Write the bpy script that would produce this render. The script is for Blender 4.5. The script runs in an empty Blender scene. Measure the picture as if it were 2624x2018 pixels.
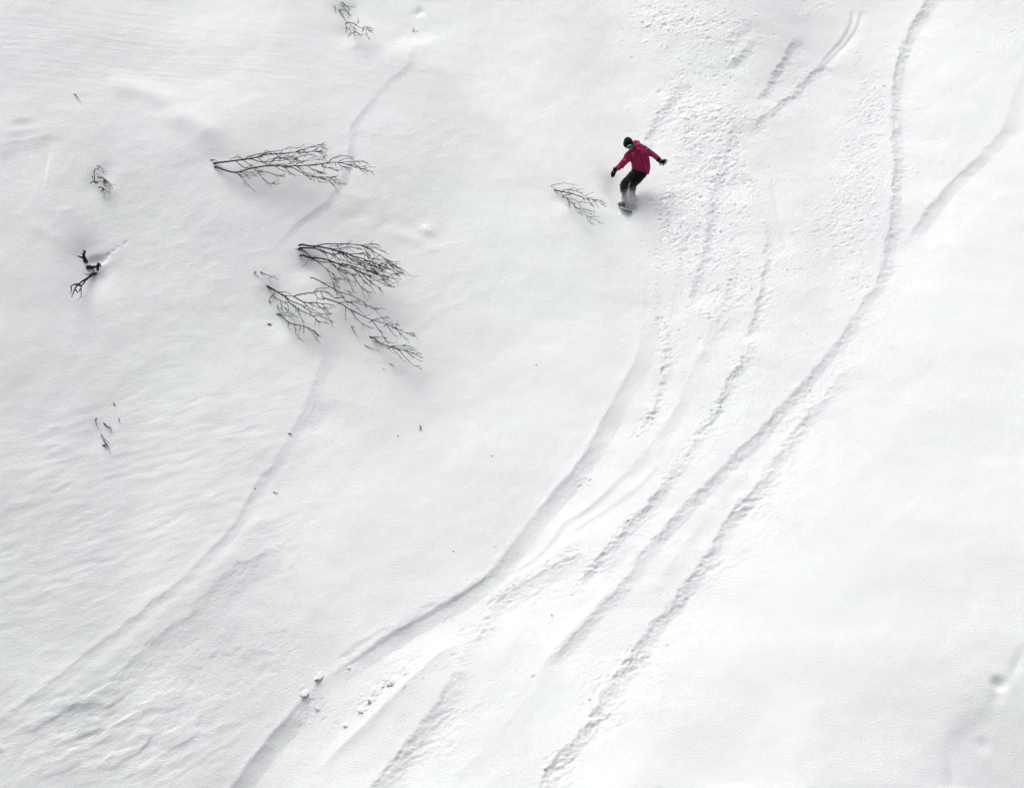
import bpy, math, random
import numpy as np
from mathutils import Vector, Matrix

scene = bpy.context.scene
COL = scene.collection
random.seed(7)
RNG = np.random.default_rng(11)

# ------------------------------------------------------------------ camera
SLOPE = math.radians(30.0)          # the snow face
PITCH = math.radians(18.0)          # camera looks down by this much
DIST = 62.0
PW, PH = 2624.0, 2018.0             # measurements below were taken in photo pixels
PPM = 125.0                         # photo pixels per metre at the middle of the face
FPX = PPM * DIST

U = np.array([1.0, 0.0, 0.0])
V = np.array([0.0, math.cos(SLOPE), math.sin(SLOPE)])
N = np.array([0.0, -math.sin(SLOPE), math.cos(SLOPE)])
FWD = np.array([0.0, math.cos(PITCH), -math.sin(PITCH)])
CUP = np.array([0.0, math.sin(PITCH), math.cos(PITCH)])
CRIGHT = np.array([1.0, 0.0, 0.0])
CAM = -DIST * FWD

cam_data = bpy.data.cameras.new("camera")
cam = bpy.data.objects.new("camera", cam_data)
COL.objects.link(cam)
cam.location = CAM
cam.rotation_euler = (math.radians(90) - PITCH, 0, 0)
cam_data.sensor_fit = 'HORIZONTAL'
cam_data.sensor_width = 36.0
cam_data.lens = 36.0 * FPX / PW
cam_data.clip_start = 0.5
cam_data.clip_end = 3000.0
scene.camera = cam

# ------------------------------------------------------------------ light
SUN_TILT = math.radians(62.0)       # away from the face's normal, uphill
SUN_SIDE = math.radians(-22.0)      # a little from the left
sd = math.cos(SUN_TILT) * N + math.sin(SUN_TILT) * (math.cos(SUN_SIDE) * V + math.sin(SUN_SIDE) * U)
sun_el = math.asin(sd[2])
sun_az = math.atan2(sd[0], sd[1])
world = bpy.data.worlds.new("World")
scene.world = world
world.use_nodes = True
wn, wl = world.node_tree.nodes, world.node_tree.links
wn.clear()
sky = wn.new("ShaderNodeTexSky")
sky.sky_type = 'NISHITA'
sky.sun_disc = False
sky.sun_elevation = sun_el
sky.sun_rotation = sun_az
sky.air_density = 1.0
sky.dust_density = 6.0
sky.ozone_density = 1.0
hs = wn.new("ShaderNodeHueSaturation")
hs.inputs['Saturation'].default_value = 0.22     # a grey cloud deck
bg = wn.new("ShaderNodeBackground")
bg.inputs['Strength'].default_value = 0.10
wo = wn.new("ShaderNodeOutputWorld")
wl.new(sky.outputs[0], hs.inputs['Color'])
wl.new(hs.outputs[0], bg.inputs['Color'])
wl.new(bg.outputs[0], wo.inputs['Surface'])

sun_data = bpy.data.lights.new("sun", 'SUN')
sun_data.energy = 1.5
sun_data.angle = math.radians(58.0)
sun_data.color = (0.975, 1.0, 0.995)
sun = bpy.data.objects.new("sun", sun_data)
COL.objects.link(sun)
sun.rotation_euler = Vector(sd).to_track_quat('Z', 'Y').to_euler()
sun.location = 40 * sd

scene.view_settings.view_transform = 'Standard'
scene.view_settings.look = 'None'
scene.view_settings.exposure = 0.61
scene.view_settings.gamma = 1.0
scene.view_settings.use_curve_mapping = False
scene.render.engine = 'CYCLES'
scene.cycles.max_bounces = 6


# ------------------------------------------------------------------ materials
def new_mat(name):
    m = bpy.data.materials.new(name)
    m.use_nodes = True
    nt = m.node_tree
    b = nt.nodes["Principled BSDF"]
    return m, nt, b


def lin(r, g, b):
    f = lambda c: (c / 255 / 12.92) if c <= 10 else ((c / 255 + 0.055) / 1.055) ** 2.4
    return (f(r), f(g), f(b), 1.0)


def snow_material(name, bump=True):
    m, nt, b = new_mat(name)
    n = nt.nodes
    tc = n.new("ShaderNodeTexCoord")
    no = n.new("ShaderNodeTexNoise")
    no.inputs['Scale'].default_value = 0.35
    no.inputs['Detail'].default_value = 3
    nt.links.new(tc.outputs['Object'], no.inputs['Vector'])
    cr = n.new("ShaderNodeValToRGB")
    cr.color_ramp.elements[0].color = (0.885, 0.88, 0.89, 1)
    cr.color_ramp.elements[1].color = (0.89, 0.90, 0.895, 1)
    cr.color_ramp.elements[0].position = 0.35
    cr.color_ramp.elements[1].position = 0.65
    nt.links.new(no.outputs['Fac'], cr.inputs['Fac'])
    nt.links.new(cr.outputs['Color'], b.inputs['Base Color'])
    b.inputs['Roughness'].default_value = 0.75
    b.inputs['Specular IOR Level'].default_value = 0.15
    if bump:
        g1 = n.new("ShaderNodeTexNoise")
        g1.inputs['Scale'].default_value = 34.0
        g1.inputs['Detail'].default_value = 3.0
        g1.inputs['Roughness'].default_value = 0.8
        nt.links.new(tc.outputs['Object'], g1.inputs['Vector'])
        bp = n.new("ShaderNodeBump")
        bp.inputs['Strength'].default_value = 1.0
        bp.inputs['Distance'].default_value = 0.022
        nt.links.new(g1.outputs['Fac'], bp.inputs['Height'])
        nt.links.new(bp.outputs['Normal'], b.inputs['Normal'])
    return m


M_SNOW = snow_material("snow")
M_LUMP = snow_material("lumpy_snow")


def bark_material(name, c0, c1):
    m, nt, b = new_mat(name)
    n = nt.nodes
    tc = n.new("ShaderNodeTexCoord")
    no = n.new("ShaderNodeTexNoise")
    no.inputs['Scale'].default_value = 9.0
    no.inputs['Detail'].default_value = 4
    nt.links.new(tc.outputs['Object'], no.inputs['Vector'])
    cr = n.new("ShaderNodeValToRGB")
    cr.color_ramp.elements[0].color = c0
    cr.color_ramp.elements[1].color = c1
    cr.color_ramp.elements[0].position = 0.4
    cr.color_ramp.elements[1].position = 0.7
    nt.links.new(no.outputs['Fac'], cr.inputs['Fac'])
    nt.links.new(cr.outputs['Color'], b.inputs['Base Color'])
    b.inputs['Roughness'].default_value = 0.9
    b.inputs['Specular IOR Level'].default_value = 0.2
    return m


M_BARK = bark_material("dark_bark", (0.014, 0.014, 0.016, 1), (0.05, 0.049, 0.053, 1))
M_GREY = bark_material("grey_bark", (0.05, 0.05, 0.054, 1), (0.12, 0.12, 0.125, 1))
M_PALE = bark_material("frosted_bark", (0.10, 0.10, 0.105, 1), (0.26, 0.26, 0.27, 1))


# ------------------------------------------------------------------ numpy helpers
def perlin(x, y, seed):
    r = np.random.default_rng(seed)
    ang = r.random(4096) * 2 * np.pi
    gx, gy = np.cos(ang), np.sin(ang)
    perm = r.permutation(4096)
    xi = np.floor(x).astype(np.int64)
    yi = np.floor(y).astype(np.int64)
    xf, yf = x - xi, y - yi

    def grad(ix, iy, dx, dy):
        h = perm[(perm[ix & 4095] + iy) & 4095]
        return gx[h] * dx + gy[h] * dy
    sx = xf * xf * xf * (xf * (xf * 6 - 15) + 10)
    sy = yf * yf * yf * (yf * (yf * 6 - 15) + 10)
    a = grad(xi, yi, xf, yf)
    b = grad(xi + 1, yi, xf - 1, yf)
    c = grad(xi, yi + 1, xf, yf - 1)
    d = grad(xi + 1, yi + 1, xf - 1, yf - 1)
    return 1.5 * ((a + (b - a) * sx) * (1 - sy) + (c + (d - c) * sx) * sy)


def fbm(x, y, seed, octaves=3, gain=0.5):
    s, a, f = 0.0, 1.0, 1.0
    for i in range(octaves):
        s = s + a * perlin(x * f + 17.3 * i, y * f - 9.1 * i, seed + i)
        a *= gain
        f *= 2.03
    return s


def sstep(a, b, x):
    t = np.clip((x - a) / (b - a), 0, 1)
    return t * t * (3 - 2 * t)


def catmull(pts, step):
    """resample a polyline smoothly; extra columns ride along"""
    P = np.asarray(pts, float)
    if len(P) < 3:
        n = max(2, int(np.ceil(np.linalg.norm((P[-1] - P[0])[:2]) / step)) + 1)
        t = np.linspace(0, 1, n)[:, None]
        return P[0] * (1 - t) + P[-1] * t
    ext = np.vstack([2 * P[0] - P[1], P, 2 * P[-1] - P[-2]])
    out = []
    for i in range(1, len(ext) - 2):
        p0, p1, p2, p3 = ext[i - 1], ext[i], ext[i + 1], ext[i + 2]
        n = max(1, int(np.ceil(np.linalg.norm((p2 - p1)[:2]) / step)))
        for k in range(n):
            t = k / n
            out.append(0.5 * ((2 * p1) + (-p0 + p2) * t + (2 * p0 - 5 * p1 + 4 * p2 - p3) * t * t + (-p0 + 3 * p1 - 3 * p2 + p3) * t ** 3))
    out.append(P[-1])
    return np.array(out)


# ------------------------------------------------------------------ the lie of the land
def plane_px(u, v):
    """where a point of the plain face falls in the photo"""
    zc = DIST + v * (V @ FWD)
    x = PW / 2 + FPX * u / zc
    y = PH / 2 - FPX * v * (V @ CUP) / zc
    return x, y


TONES = [(0, 0, 226), (400, 100, 227), (800, 200, 232), (0, 330, 220), (300, 320, 230), (560, 250, 236), (100, 500, 215),
         (300, 560, 216), (600, 520, 213), (100, 800, 211), (400, 800, 217), (200, 1100, 213), (600, 1000, 223), (0, 1400, 209),
         (300, 1400, 214), (600, 1300, 221), (100, 1700, 213), (400, 1750, 212), (650, 1750, 215), (0, 2000, 210), (900, 1200, 229),
         (1000, 900, 230), (1200, 600, 230), (1100, 300, 230), (1300, 450, 236), (1200, 200, 239), (1400, 100, 232), (1500, 300, 238),
         (1400, 800, 234), (1300, 1100, 234), (1100, 1400, 232), (900, 1900, 226), (1100, 1900, 234), (1300, 1700, 240),
         (1600, 1200, 242), (1800, 300, 235), (1900, 100, 229), (1740, 40, 228), (2100, 300, 242), (2400, 300, 242), (2500, 800, 244),
         (2300, 1200, 244), (2100, 1500, 244), (1800, 1800, 243), (2500, 1500, 243), (2610, 1930, 222), (2400, 1950, 238),
         (1700, 700, 240), (1050, 100, 239), (880, 700, 216), (850, 850, 224), (1150, 215, 244), (1290, 350, 244), (1420, 490, 243), (1130, 430, 225), (1290, 580, 228), (1000, 520, 226), (400, 1750, 204), (650, 1750, 209)]
TILT = 1.95
gu = np.arange(-15, 15.2, 0.15)
gv = np.arange(-17, 17.2, 0.15)
GU, GV = np.meshgrid(gu, gv, indexing='ij')
gx_, gy_ = plane_px(GU, GV)
gx_, gy_ = np.clip(gx_, -100, PW + 100), np.clip(gy_, -100, PH + 100)
wsum = np.zeros_like(GU)
tsum = np.zeros_like(GU)
for (tx, ty, tn) in TONES:
    d2 = (gx_ - tx) ** 2 + (gy_ - ty) ** 2
    w = np.exp(-d2 / (2 * 120 ** 2)) + 1e-3 / (1 + d2 / 200 ** 2)
    wsum += w
    tsum += w * tn
gg = (236 - tsum / wsum) / 255.0 * TILT
gg *= 1 - sstep(11, 15, np.abs(GV))
GH = np.cumsum(gg, axis=1) * 0.15
GH -= GH[:, len(gv) // 2][:, None]


def macro(u, v):
    uc = np.clip(u, -14.99, 14.98)
    vc = np.clip(v, -16.99, 16.98)
    fu, fv = (uc + 15) / 0.15, (vc + 17) / 0.15
    i, j = fu.astype(int), fv.astype(int)
    a, b = fu - i, fv - j
    return (GH[i, j] * (1 - a) * (1 - b) + GH[i + 1, j] * a * (1 - b) + GH[i, j + 1] * (1 - a) * b + GH[i + 1, j + 1] * a * b)


def hit(px, py, hfun=None, lift=0.0):
    """face coordinates (u, v) seen at photo pixel (px, py), on the surface raised by lift"""
    px, py = np.atleast_1d(np.asarray(px, float)), np.atleast_1d(np.asarray(py, float))
    ray = FWD[None] + ((px - PW / 2) / FPX)[:, None] * CRIGHT[None] - ((py - PH / 2) / FPX)[:, None] * CUP[None]
    h = np.zeros(len(px)) + lift
    for _ in range(9):
        t = (h - CAM @ N) / (ray @ N)
        P = CAM[None] + t[:, None] * ray
        u, v = P @ U, P @ V
        h = (hfun or macro)(u, v) + lift
    return u, v


def to_uv(pts):
    P = np.asarray(pts, float)
    u, v = hit(P[:, 0], P[:, 1])
    return np.stack([u, v], 1)


# dense grid over what the camera sees, growing cells beyond
eu, ev = hit([0, PW, 0, PW, PW / 2], [0, 0, PH, PH, 0])
STEP = 0.0225
u0, u1 = eu.min() - 0.35, eu.max() + 0.35
v0, v1 = ev.min() - 0.35, ev.max() + 0.35
cu = np.arange(u0, u1, STEP)
cv = np.arange(v0, v1, STEP * 1.12)


def grow(edge, sign, first):
    out, d, s = [], first, 0.0
    while s < 420:
        s += d
        out.append(edge + sign * s)
        d *= 1.33
    return np.array(out)


gu_all = np.concatenate([grow(cu[0], -1, STEP)[::-1], cu, grow(cu[-1], 1, STEP)])
gv_all = np.concatenate([grow(cv[0], -1, STEP)[::-1], cv, grow(cv[-1], 1, STEP)])
iu0 = int(np.searchsorted(gu_all, cu[0]))
iv0 = int(np.searchsorted(gv_all, cv[0]))
UU, VV = np.meshgrid(cu, cv, indexing='ij')
DH = np.zeros_like(UU)              # relief on the dense part


def window(a, b, c, d):
    i0 = max(0, int((a - cu[0]) / STEP)); i1 = min(len(cu), int((b - cu[0]) / STEP) + 2)
    j0 = max(0, int((c - cv[0]) / (STEP * 1.12))); j1 = min(len(cv), int((d - cv[0]) / (STEP * 1.12)) + 2)
    return slice(i0, max(i0, i1)), slice(j0, max(j0, j1))


def line_field(px_pts, reach, extra=None):
    """signed distance (positive to the lower right) and ride-along values of a polyline, with the grid window"""
    uv = to_uv(px_pts)
    cols = np.asarray(extra, float).reshape(len(uv), -1) if extra is not None else np.ones((len(uv), 1))
    R = catmull(np.hstack([uv, cols]), 0.06)
    seg = np.diff(R[:, :2], axis=0)
    ln = np.concatenate([[0], np.cumsum(np.linalg.norm(seg, axis=1))])
    sl = window(R[:, 0].min() - reach, R[:, 0].max() + reach, R[:, 1].min() - reach, R[:, 1].max() + reach)
    shp = UU[sl].shape
    best = np.full(shp, 1e9)
    S = np.full(shp, 1e9)
    E = np.zeros(shp + (cols.shape[1],))
    T = np.zeros(shp)
    oi, oj = sl[0].start, sl[1].start
    for k0 in range(0, len(R) - 1, 6):
        k1 = min(len(R) - 1, k0 + 6)
        pts = R[k0:k1 + 1, :2]
        ws = window(pts[:, 0].min() - reach, pts[:, 0].max() + reach, pts[:, 1].min() - reach, pts[:, 1].max() + reach)
        ls = (slice(ws[0].start - oi, ws[0].stop - oi), slice(ws[1].start - oj, ws[1].stop - oj))
        x, y = UU[ws], VV[ws]
        if x.size == 0:
            continue
        for k in range(k0, k1):
            a, b = R[k, :2], R[k + 1, :2]
            d = b - a
            L2 = d @ d + 1e-12
            t = np.clip(((x - a[0]) * d[0] + (y - a[1]) * d[1]) / L2, 0, 1)
            qx, qy = x - a[0] - t * d[0], y - a[1] - t * d[1]
            dist = np.hypot(qx, qy)
            n = np.array([-d[1], d[0]]) / math.sqrt(L2)
            if n @ np.array([0.8, -0.6]) < 0:
                n = -n
            bb = best[ls]
            m = dist < bb
            bb[m] = dist[m]
            sg = np.where(qx * n[0] + qy * n[1] >= 0, 1.0, -1.0) * dist
            S[ls][m] = sg[m]
            T[ls][m] = (ln[k] + t * (ln[k + 1] - ln[k]))[m]
            e = R[k, 2:][None, None] * (1 - t[..., None]) + R[k + 1, 2:][None, None] * t[..., None]
            E[ls][m] = e[m]
    return sl, S, T, E, ln[-1]


def track(pts, depth, w1, w2, ragged=0.03, amp=None, ends=(0.6, 0.6), rim=0.06, seed=1, lump=0.0):
    """a cut with a sharp upper-left lip: falls over w1, then climbs back over w2"""
    amp = amp or [1.0] * len(pts)
    w1, w2 = w1 * 1.2, w2 * 2.9
    reach = w1 + w2 + 0.35
    sl, S, T, E, L = line_field(pts, reach, amp)
    u, v = UU[sl], VV[sl]
    s = S + ragged * fbm(u / 0.33, v / 0.33, seed * 13 + 5, 3, 0.65) + 0.5 * ragged * perlin(u / 0.07, v / 0.07, seed * 13 + 9)
    taper = sstep(0, max(ends[0], 1e-3), T) * (1 - sstep(L - max(ends[1], 1e-3), L, T)) if ends[0] + ends[1] > 0 else 1.0
    a = E[..., 0] * taper
    f = np.where(s < 0, 0, np.where(s < w1, 0.12 * (1 - (1 - np.clip(s / w1, 0, 1)) ** 6) + 0.88 * (1 - (1 - np.clip(s / w1, 0, 1)) ** 1.45), (1 - np.clip((s - w1) / w2, 0, 1)) ** 1.5))
    lip = rim * np.exp(-((s + 0.05) / 0.06) ** 2)
    inside = sstep(-0.03, 0.04, s) * (1 - sstep(w1 * 0.7, w1 + 0.5 * w2, s))
    vary = 0.9 + 0.35 * perlin(T / 0.9, T * 0 + seed * 1.7, seed + 200)
    a = a * vary
    if lump:
        where = np.clip(0.55 + 1.1 * perlin(T / 0.7 + 3, s / 0.8, seed + 300), 0.1, 1)
        c, sn = math.cos(0.55), math.sin(0.55)
        lu, lv = (u * c + v * sn) / 0.20, (-u * sn + v * c) / 0.10
        f = f - 0.62 * lump * inside * where * fbm(lu, lv, seed * 7 + 3, 3, 0.65)
    DH[sl] += 0.80 * depth * a * np.where(np.abs(S) < reach, lip - f, 0)


def ridge(pts, height, w, sharp=1.0, amp=None, seed=2):
    amp = amp or [1.0] * len(pts)
    reach = w * 3
    sl, S, T, E, L = line_field(pts, reach, amp)
    u, v = UU[sl], VV[sl]
    s = S
    taper = sstep(0, 0.6, T) * (1 - sstep(L - 0.6, L, T))
    DH[sl] += 0.5 * np.where(np.abs(S) < reach, height * E[..., 0] * taper * np.exp(-np.abs(s / w) ** (1 + sharp)), 0)


def dip(px, py, rx, ry, depth, rot=0.0, power=2.0):
    """a hollow (depth > 0) or mound (depth < 0); radii in photo pixels, rot anticlockwise in the picture"""
    (a,), (b,) = hit(px, py)
    rx, ry = rx / PPM, ry / PPM / float(V @ CUP)
    r = max(rx, ry) * 3
    sl = window(a - r, a + r, b - r, b + r)
    x, y = UU[sl] - a, VV[sl] - b
    c, s = math.cos(rot), math.sin(rot)
    q = np.hypot((x * c + y * s) / rx, (-x * s + y * c) / ry)
    DH[sl] -= 0.6 * depth * np.exp(-q ** power)


# ---- board and ski cuts (photo pixels, from the top of the picture down)
A1 = [(2380, -30), (2375, 0), (2351, 36), (2327, 80), (2305, 128), (2295, 172), (2288, 240), (2286, 300), (2286, 360), (2289, 420), (2284, 481), (2281, 541), (2275, 593), (2262, 657), (2247, 725)]
A2 = [(2255, 690), (2247, 725), (2219, 757), (2187, 813), (2146, 873), (2096, 929), (2044, 993), (1996, 1041), (1956, 1090), (1908, 1138), (1856, 1190), (1808, 1238), (1752, 1290), (1700, 1352), (1652, 1404), (1618, 1455), (1582, 1506), (1528, 1562), (1474, 1622), (1420, 1682), (1372, 1734)]
track(A1[:-1] + A2[1:], 0.062, 0.21, 0.45, 0.045, seed=1, amp=[1.2] * (len(A1) - 1) + [.9, .9, .9, .8, .8, .9, 1, 1.1, 1.1, 1.1, 1.1, 1.1, 1.1, 1, .9, .8, .8, .8, .7, .5], ends=(0, .8), lump=0.22)
B1 = [(2650, 120), (2624, 176), (2599, 240), (2575, 316), (2543, 360), (2500, 405), (2452, 449), (2402, 501), (2362, 553), (2322, 622)]
track(B1, 0.060, 0.24, 0.36, 0.03, seed=3, amp=[.4, .4, .45, .6, .9, 1, 1, 1.1, 1.0, .7], ends=(0, .7), lump=0.1)
for pts in ([(2181, 20), (2175, 60), (2155, 100), (2122, 136), (2098, 166)], [(2203, 20), (2195, 60), (2175, 96), (2139, 136), (2106, 170)]):
    track(pts, 0.026, 0.06, 0.08, 0.01, seed=4, ends=(.3, .2))
track([(2110, 160), (2070, 194), (2038, 234), (2006, 256), (1974, 288), (1938, 312), (1915, 350)], 0.04, 0.13, 0.22, 0.05, seed=5, lump=0.35, ends=(.2, .5))
track([(1932, 92), (1900, 135), (1856, 176)], 0.045, 0.13, 0.2, 0.05, seed=6, lump=0.35, ends=(.4, .3))
track([(2042, 92), (2010, 140), (1975, 200), (1938, 262)], 0.05, 0.14, 0.25, 0.05, seed=7, lump=0.4, ends=(.4, .3))
track([(1942, 40), (1900, 75), (1838, 122)], 0.03, 0.18, 0.3, 0.08, seed=8, lump=0.3)
track([(1760, 200), (1726, 240), (1690, 290), (1660, 340), (1640, 400), (1620, 460), (1608, 500)], 0.04, 0.17, 0.25, 0.07, seed=9, lump=0.35, ends=(.4, .4))
E1 = [(2200, 925), (2176, 945), (2136, 981), (2090, 1033), (2050, 1081), (2011, 1134), (1975, 1178), (1946, 1230), (1906, 1270), (1866, 1322), (1808, 1415), (1744, 1506), (1700, 1562), (1652, 1618), (1604, 1694), (1560, 1758), (1528, 1806), (1496, 1858), (1444, 1922), (1404, 1962), (1376, 2018), (1350, 2060)]
track(E1, 0.072, 0.25, 0.5, 0.06, seed=10, amp=[.2, .3, .4, .6, .8, .8, .9, 1, 1, 1.1, 1, 1, 1, 1.1, 1.1, 1.1, 1.1, 1.1, 1.1, 1.1, 1.1, 1.1], ends=(.6, 0), lump=0.35)
F1 = [(1640, 610), (1648, 700), (1650, 780), (1646, 853), (1630, 913), (1598, 977), (1561, 1046), (1534, 1098), (1502, 1154), (1462, 1210), (1430, 1246), (1394, 1290), (1354, 1338), (1314, 1390), (1272, 1442), (1248, 1470), (1212, 1498), (1167, 1526), (1099, 1564), (1047, 1592), (995, 1624), (943, 1660), (900, 1690), (866, 1714), (832, 1740), (802, 1766), (776, 1792), (752, 1818), (705, 1871), (661, 1923), (625, 1975), (589, 2018), (555, 2060)]
track(F1, 0.085, 0.30, 0.50, 0.022, seed=11, amp=[.05, .12, .22, .35, .5, .7, .85, 1, 1, 1, 1, 1, 1, .9, .9, 1, 1.1, 1.2, 1.25, 1.25, 1.1, .9, .65, .5, .5, .6, .9, 1.1, 1.2, 1.2, 1.2, 1.2, 1.2], ends=(.6, 0), rim=0.08)
# the crack of the broken slab right under the lip, and its torn strip above
track([(1290, 1458), (1248, 1476), (1206, 1503), (1160, 1533), (1099, 1569), (1047, 1597), (995, 1630), (943, 1666), (885, 1704)], 0.011, 0.035, 0.08, 0.012, seed=42, ends=(.3, .1), rim=0)
track([(1235, 1468), (1170, 1512), (1080, 1556), (1020, 1592), (960, 1622), (900, 1658), (868, 1688)], 0.018, 0.12, 0.12, 0.06, seed=43, ends=(.2, .1), rim=0.1)
track([(1640, 1190), (1588, 1222), (1548, 1262), (1496, 1306), (1444, 1338), (1408, 1390), (1356, 1434), (1316, 1456), (1275, 1468)], 0.026, 0.10, 0.25, 0.012, seed=13, amp=[.5, .8, 1, 1, 1, 1, 1, .9, .8])
track([(1700, 1170), (1650, 1230), (1600, 1270), (1540, 1310), (1480, 1348), (1420, 1392)], 0.016, 0.09, 0.2, 0.012, seed=14)
H1 = [(1500, 1410), (1436, 1436), (1376, 1470), (1315, 1504), (1265, 1548), (1238, 1594), (1210, 1642), (1182, 1686), (1158, 1730), (1127, 1782), (1088, 1838), (1036, 1906), (990, 1966), (950, 2018), (925, 2060)]
track(H1, 0.068, 0.34, 0.55, 0.05, seed=15, amp=[.5, .8, .9, .9, .8, .6, .5, .5, .7, 1, 1.2, 1.3, 1.3, 1.3, 1.3], ends=(.4, 0), lump=0.3)
I1 = [(1930, 880), (1902, 925), (1876, 961), (1848, 1013), (1820, 1069), (1772, 1138), (1706, 1234), (1666, 1286), (1612, 1334), (1556, 1400), (1512, 1452), (1470, 1520)]
track(I1, 0.05, 0.14, 0.28, 0.07, seed=16, amp=[.6, 1, 1.1, 1.1, .8, .4, .4, .9, 1, 1.1, 1.1, .7], lump=0.5)
track([(1700, 830), (1706, 900), (1692, 969), (1676, 1030), (1656, 1081), (1630, 1115)], 0.03, 0.12, 0.25, 0.08, seed=17, lump=0.7)
track([(1960, 560), (1962, 640), (1950, 720), (1938, 780), (1915, 840), (1890, 880)], 0.035, 0.12, 0.3, 0.06, seed=18, lump=0.5)
track([(1968, 440), (1972, 480), (1980, 518), (1997, 595), (2009, 640)], 0.014, 0.06, 0.12, 0.01, seed=44)
track([(1835, 450), (1819, 518), (1810, 592), (1789, 681), (1775, 740), (1765, 800)], 0.04, 0.16, 0.3, 0.05, seed=45, lump=0.3)
track([(1900, 300), (1850, 380), (1828, 440), (1822, 520)], 0.03, 0.25, 0.4, 0.05, seed=46, lump=0.2)
track([(1760, 560), (1740, 640), (1728, 720), (1716, 800), (1704, 860)], 0.022, 0.18, 0.3, 0.05, seed=47, lump=0.4)
track([(1880, 780), (1850, 840), (1800, 900), (1760, 980), (1720, 1060), (1670, 1140)], 0.022, 0.22, 0.4, 0.04, seed=48)
track([(1760, 1000), (1700, 1090), (1640, 1170), (1560, 1240)], 0.018, 0.25, 0.4, 0.03, seed=49)
track([(1660, 560), (1668, 640), (1676, 720), (1676, 800), (1665, 870)], 0.016, 0.2, 0.3, 0.04, seed=52)
track([(1860, 560), (1870, 640), (1862, 720), (1838, 800), (1806, 880), (1768, 960)], 0.024, 0.2, 0.35, 0.05, seed=53, lump=0.3)
track([(1730, 1180), (1680, 1260), (1630, 1330), (1570, 1420), (1530, 1490)], 0.022, 0.24, 0.4, 0.03, seed=54)
track([(1960, 1120), (1900, 1200), (1840, 1280), (1780, 1360), (1720, 1440), (1660, 1530)], 0.016, 0.22, 0.4, 0.03, seed=55)
track([(1480, 1600), (1430, 1680), (1380, 1760), (1300, 1850), (1220, 1940), (1140, 2030)], 0.02, 0.3, 0.5, 0.03, seed=50)
track([(1420, 1440), (1370, 1530), (1330, 1620), (1270, 1720), (1200, 1830)], 0.016, 0.3, 0.5, 0.03, seed=51)
# old drifted-over run on the left
M1 = [(1057, 100), (1045, 168), (985, 216), (925, 288), (897, 330), (895, 375), (888, 420), (868, 472), (830, 520), (769, 565), (735, 600), (712, 640)]
track(M1, 0.032, 0.13, 0.3, 0.02, seed=19, amp=[.5, .7, .7, .8, 1, 1.1, 1, .9, .9, .9, .7, .5])
M2 = [(830, 860), (829, 900), (813, 955), (777, 1045), (733, 1129), (700, 1190), (666, 1225), (625, 1300), (585, 1362), (545, 1400), (501, 1446), (455, 1490), (405, 1530), (350, 1575), (296, 1614), (240, 1655), (176, 1710), (120, 1755), (68, 1795), (-30, 1860)]
track(M2, 0.042, 0.18, 0.45, 0.025, seed=22, ends=(.6, 0), amp=[.5, .8, .9, .7, .7, .7, .9, .9, 1, 1, 1, 1, 1.1, 1, .9, .9, 1, .9, .8, .6], rim=0.1)
M3 = [(780, 1345), (733, 1386), (690, 1405), (641, 1432), (600, 1455), (561, 1486), (481, 1566), (401, 1632), (340, 1690), (276, 1750), (190, 1810), (110, 1870)]
track(M3, 0.068, 0.52, 0.9, 0.07, seed=23, amp=[.25, .5, .7, .9, .9, .9, .8, .8, .8, .8, .7, .5], rim=0.08)
track([(818, 1000), (790, 1060), (745, 1100)], 0.05, 0.3, 0.4, 0.02, seed=24)
# ridges of blown snow
ridge([(250, 212), (340, 228), (420, 255), (470, 290)], 0.08, 0.30, seed=1)
ridge([(390, 300), (470, 305), (530, 335), (570, 370)], 0.09, 0.30, seed=2)
ridge([(390, 350), (430, 366)], 0.04, 0.12, seed=3)
ridge([(1040, 90), (1150, 200), (1280, 330), (1400, 450), (1500, 590), (1600, 690), (1700, 800)], 0.20, 0.85, 0.6, seed=4, amp=[.6, 1, 1, .9, .6, .3, 0])
ridge([(1200, 1640), (1131, 1668), (1050, 1740), (990, 1800), (930, 1860), (870, 1915), (800, 1990)], 0.07, 0.16, 0.3, seed=5)
ridge([(1580, 1490), (1500, 1580), (1440, 1640), (1400, 1690), (1365, 1740)], 0.05, 0.14, 0.3, seed=6)
ridge([(1500, 1355), (1420, 1420), (1360, 1455), (1300, 1490), (1220, 1560)], 0.05, 0.2, 0.4, seed=7)
dip(2470, 1930, 20, 30, 0.03, 0.5)
dip(2520, 1900, 24, 14, 0.04, 0.7)
dip(2440, 1985, 14, 30, 0.03)
ridge([(700, 1290), (610, 1400), (500, 1500), (380, 1600), (250, 1705), (120, 1800), (0, 1880)], 0.07, 0.38, 0.8, seed=11)
track([(0, 318), (60, 305), (110, 300)], 0.04, 0.2, 0.5, 0.03, seed=25)
track([(-20, 372), (60, 360), (130, 352), (180, 362)], 0.05, 0.35, 0.5, 0.05, seed=26)
ridge([(-10, 345), (60, 332), (120, 325)], 0.04, 0.12, seed=9)
# left bench edge
ridge([(80, 540), (90, 580), (115, 595), (200, 640)], 0.03, 0.15, seed=10)

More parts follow.
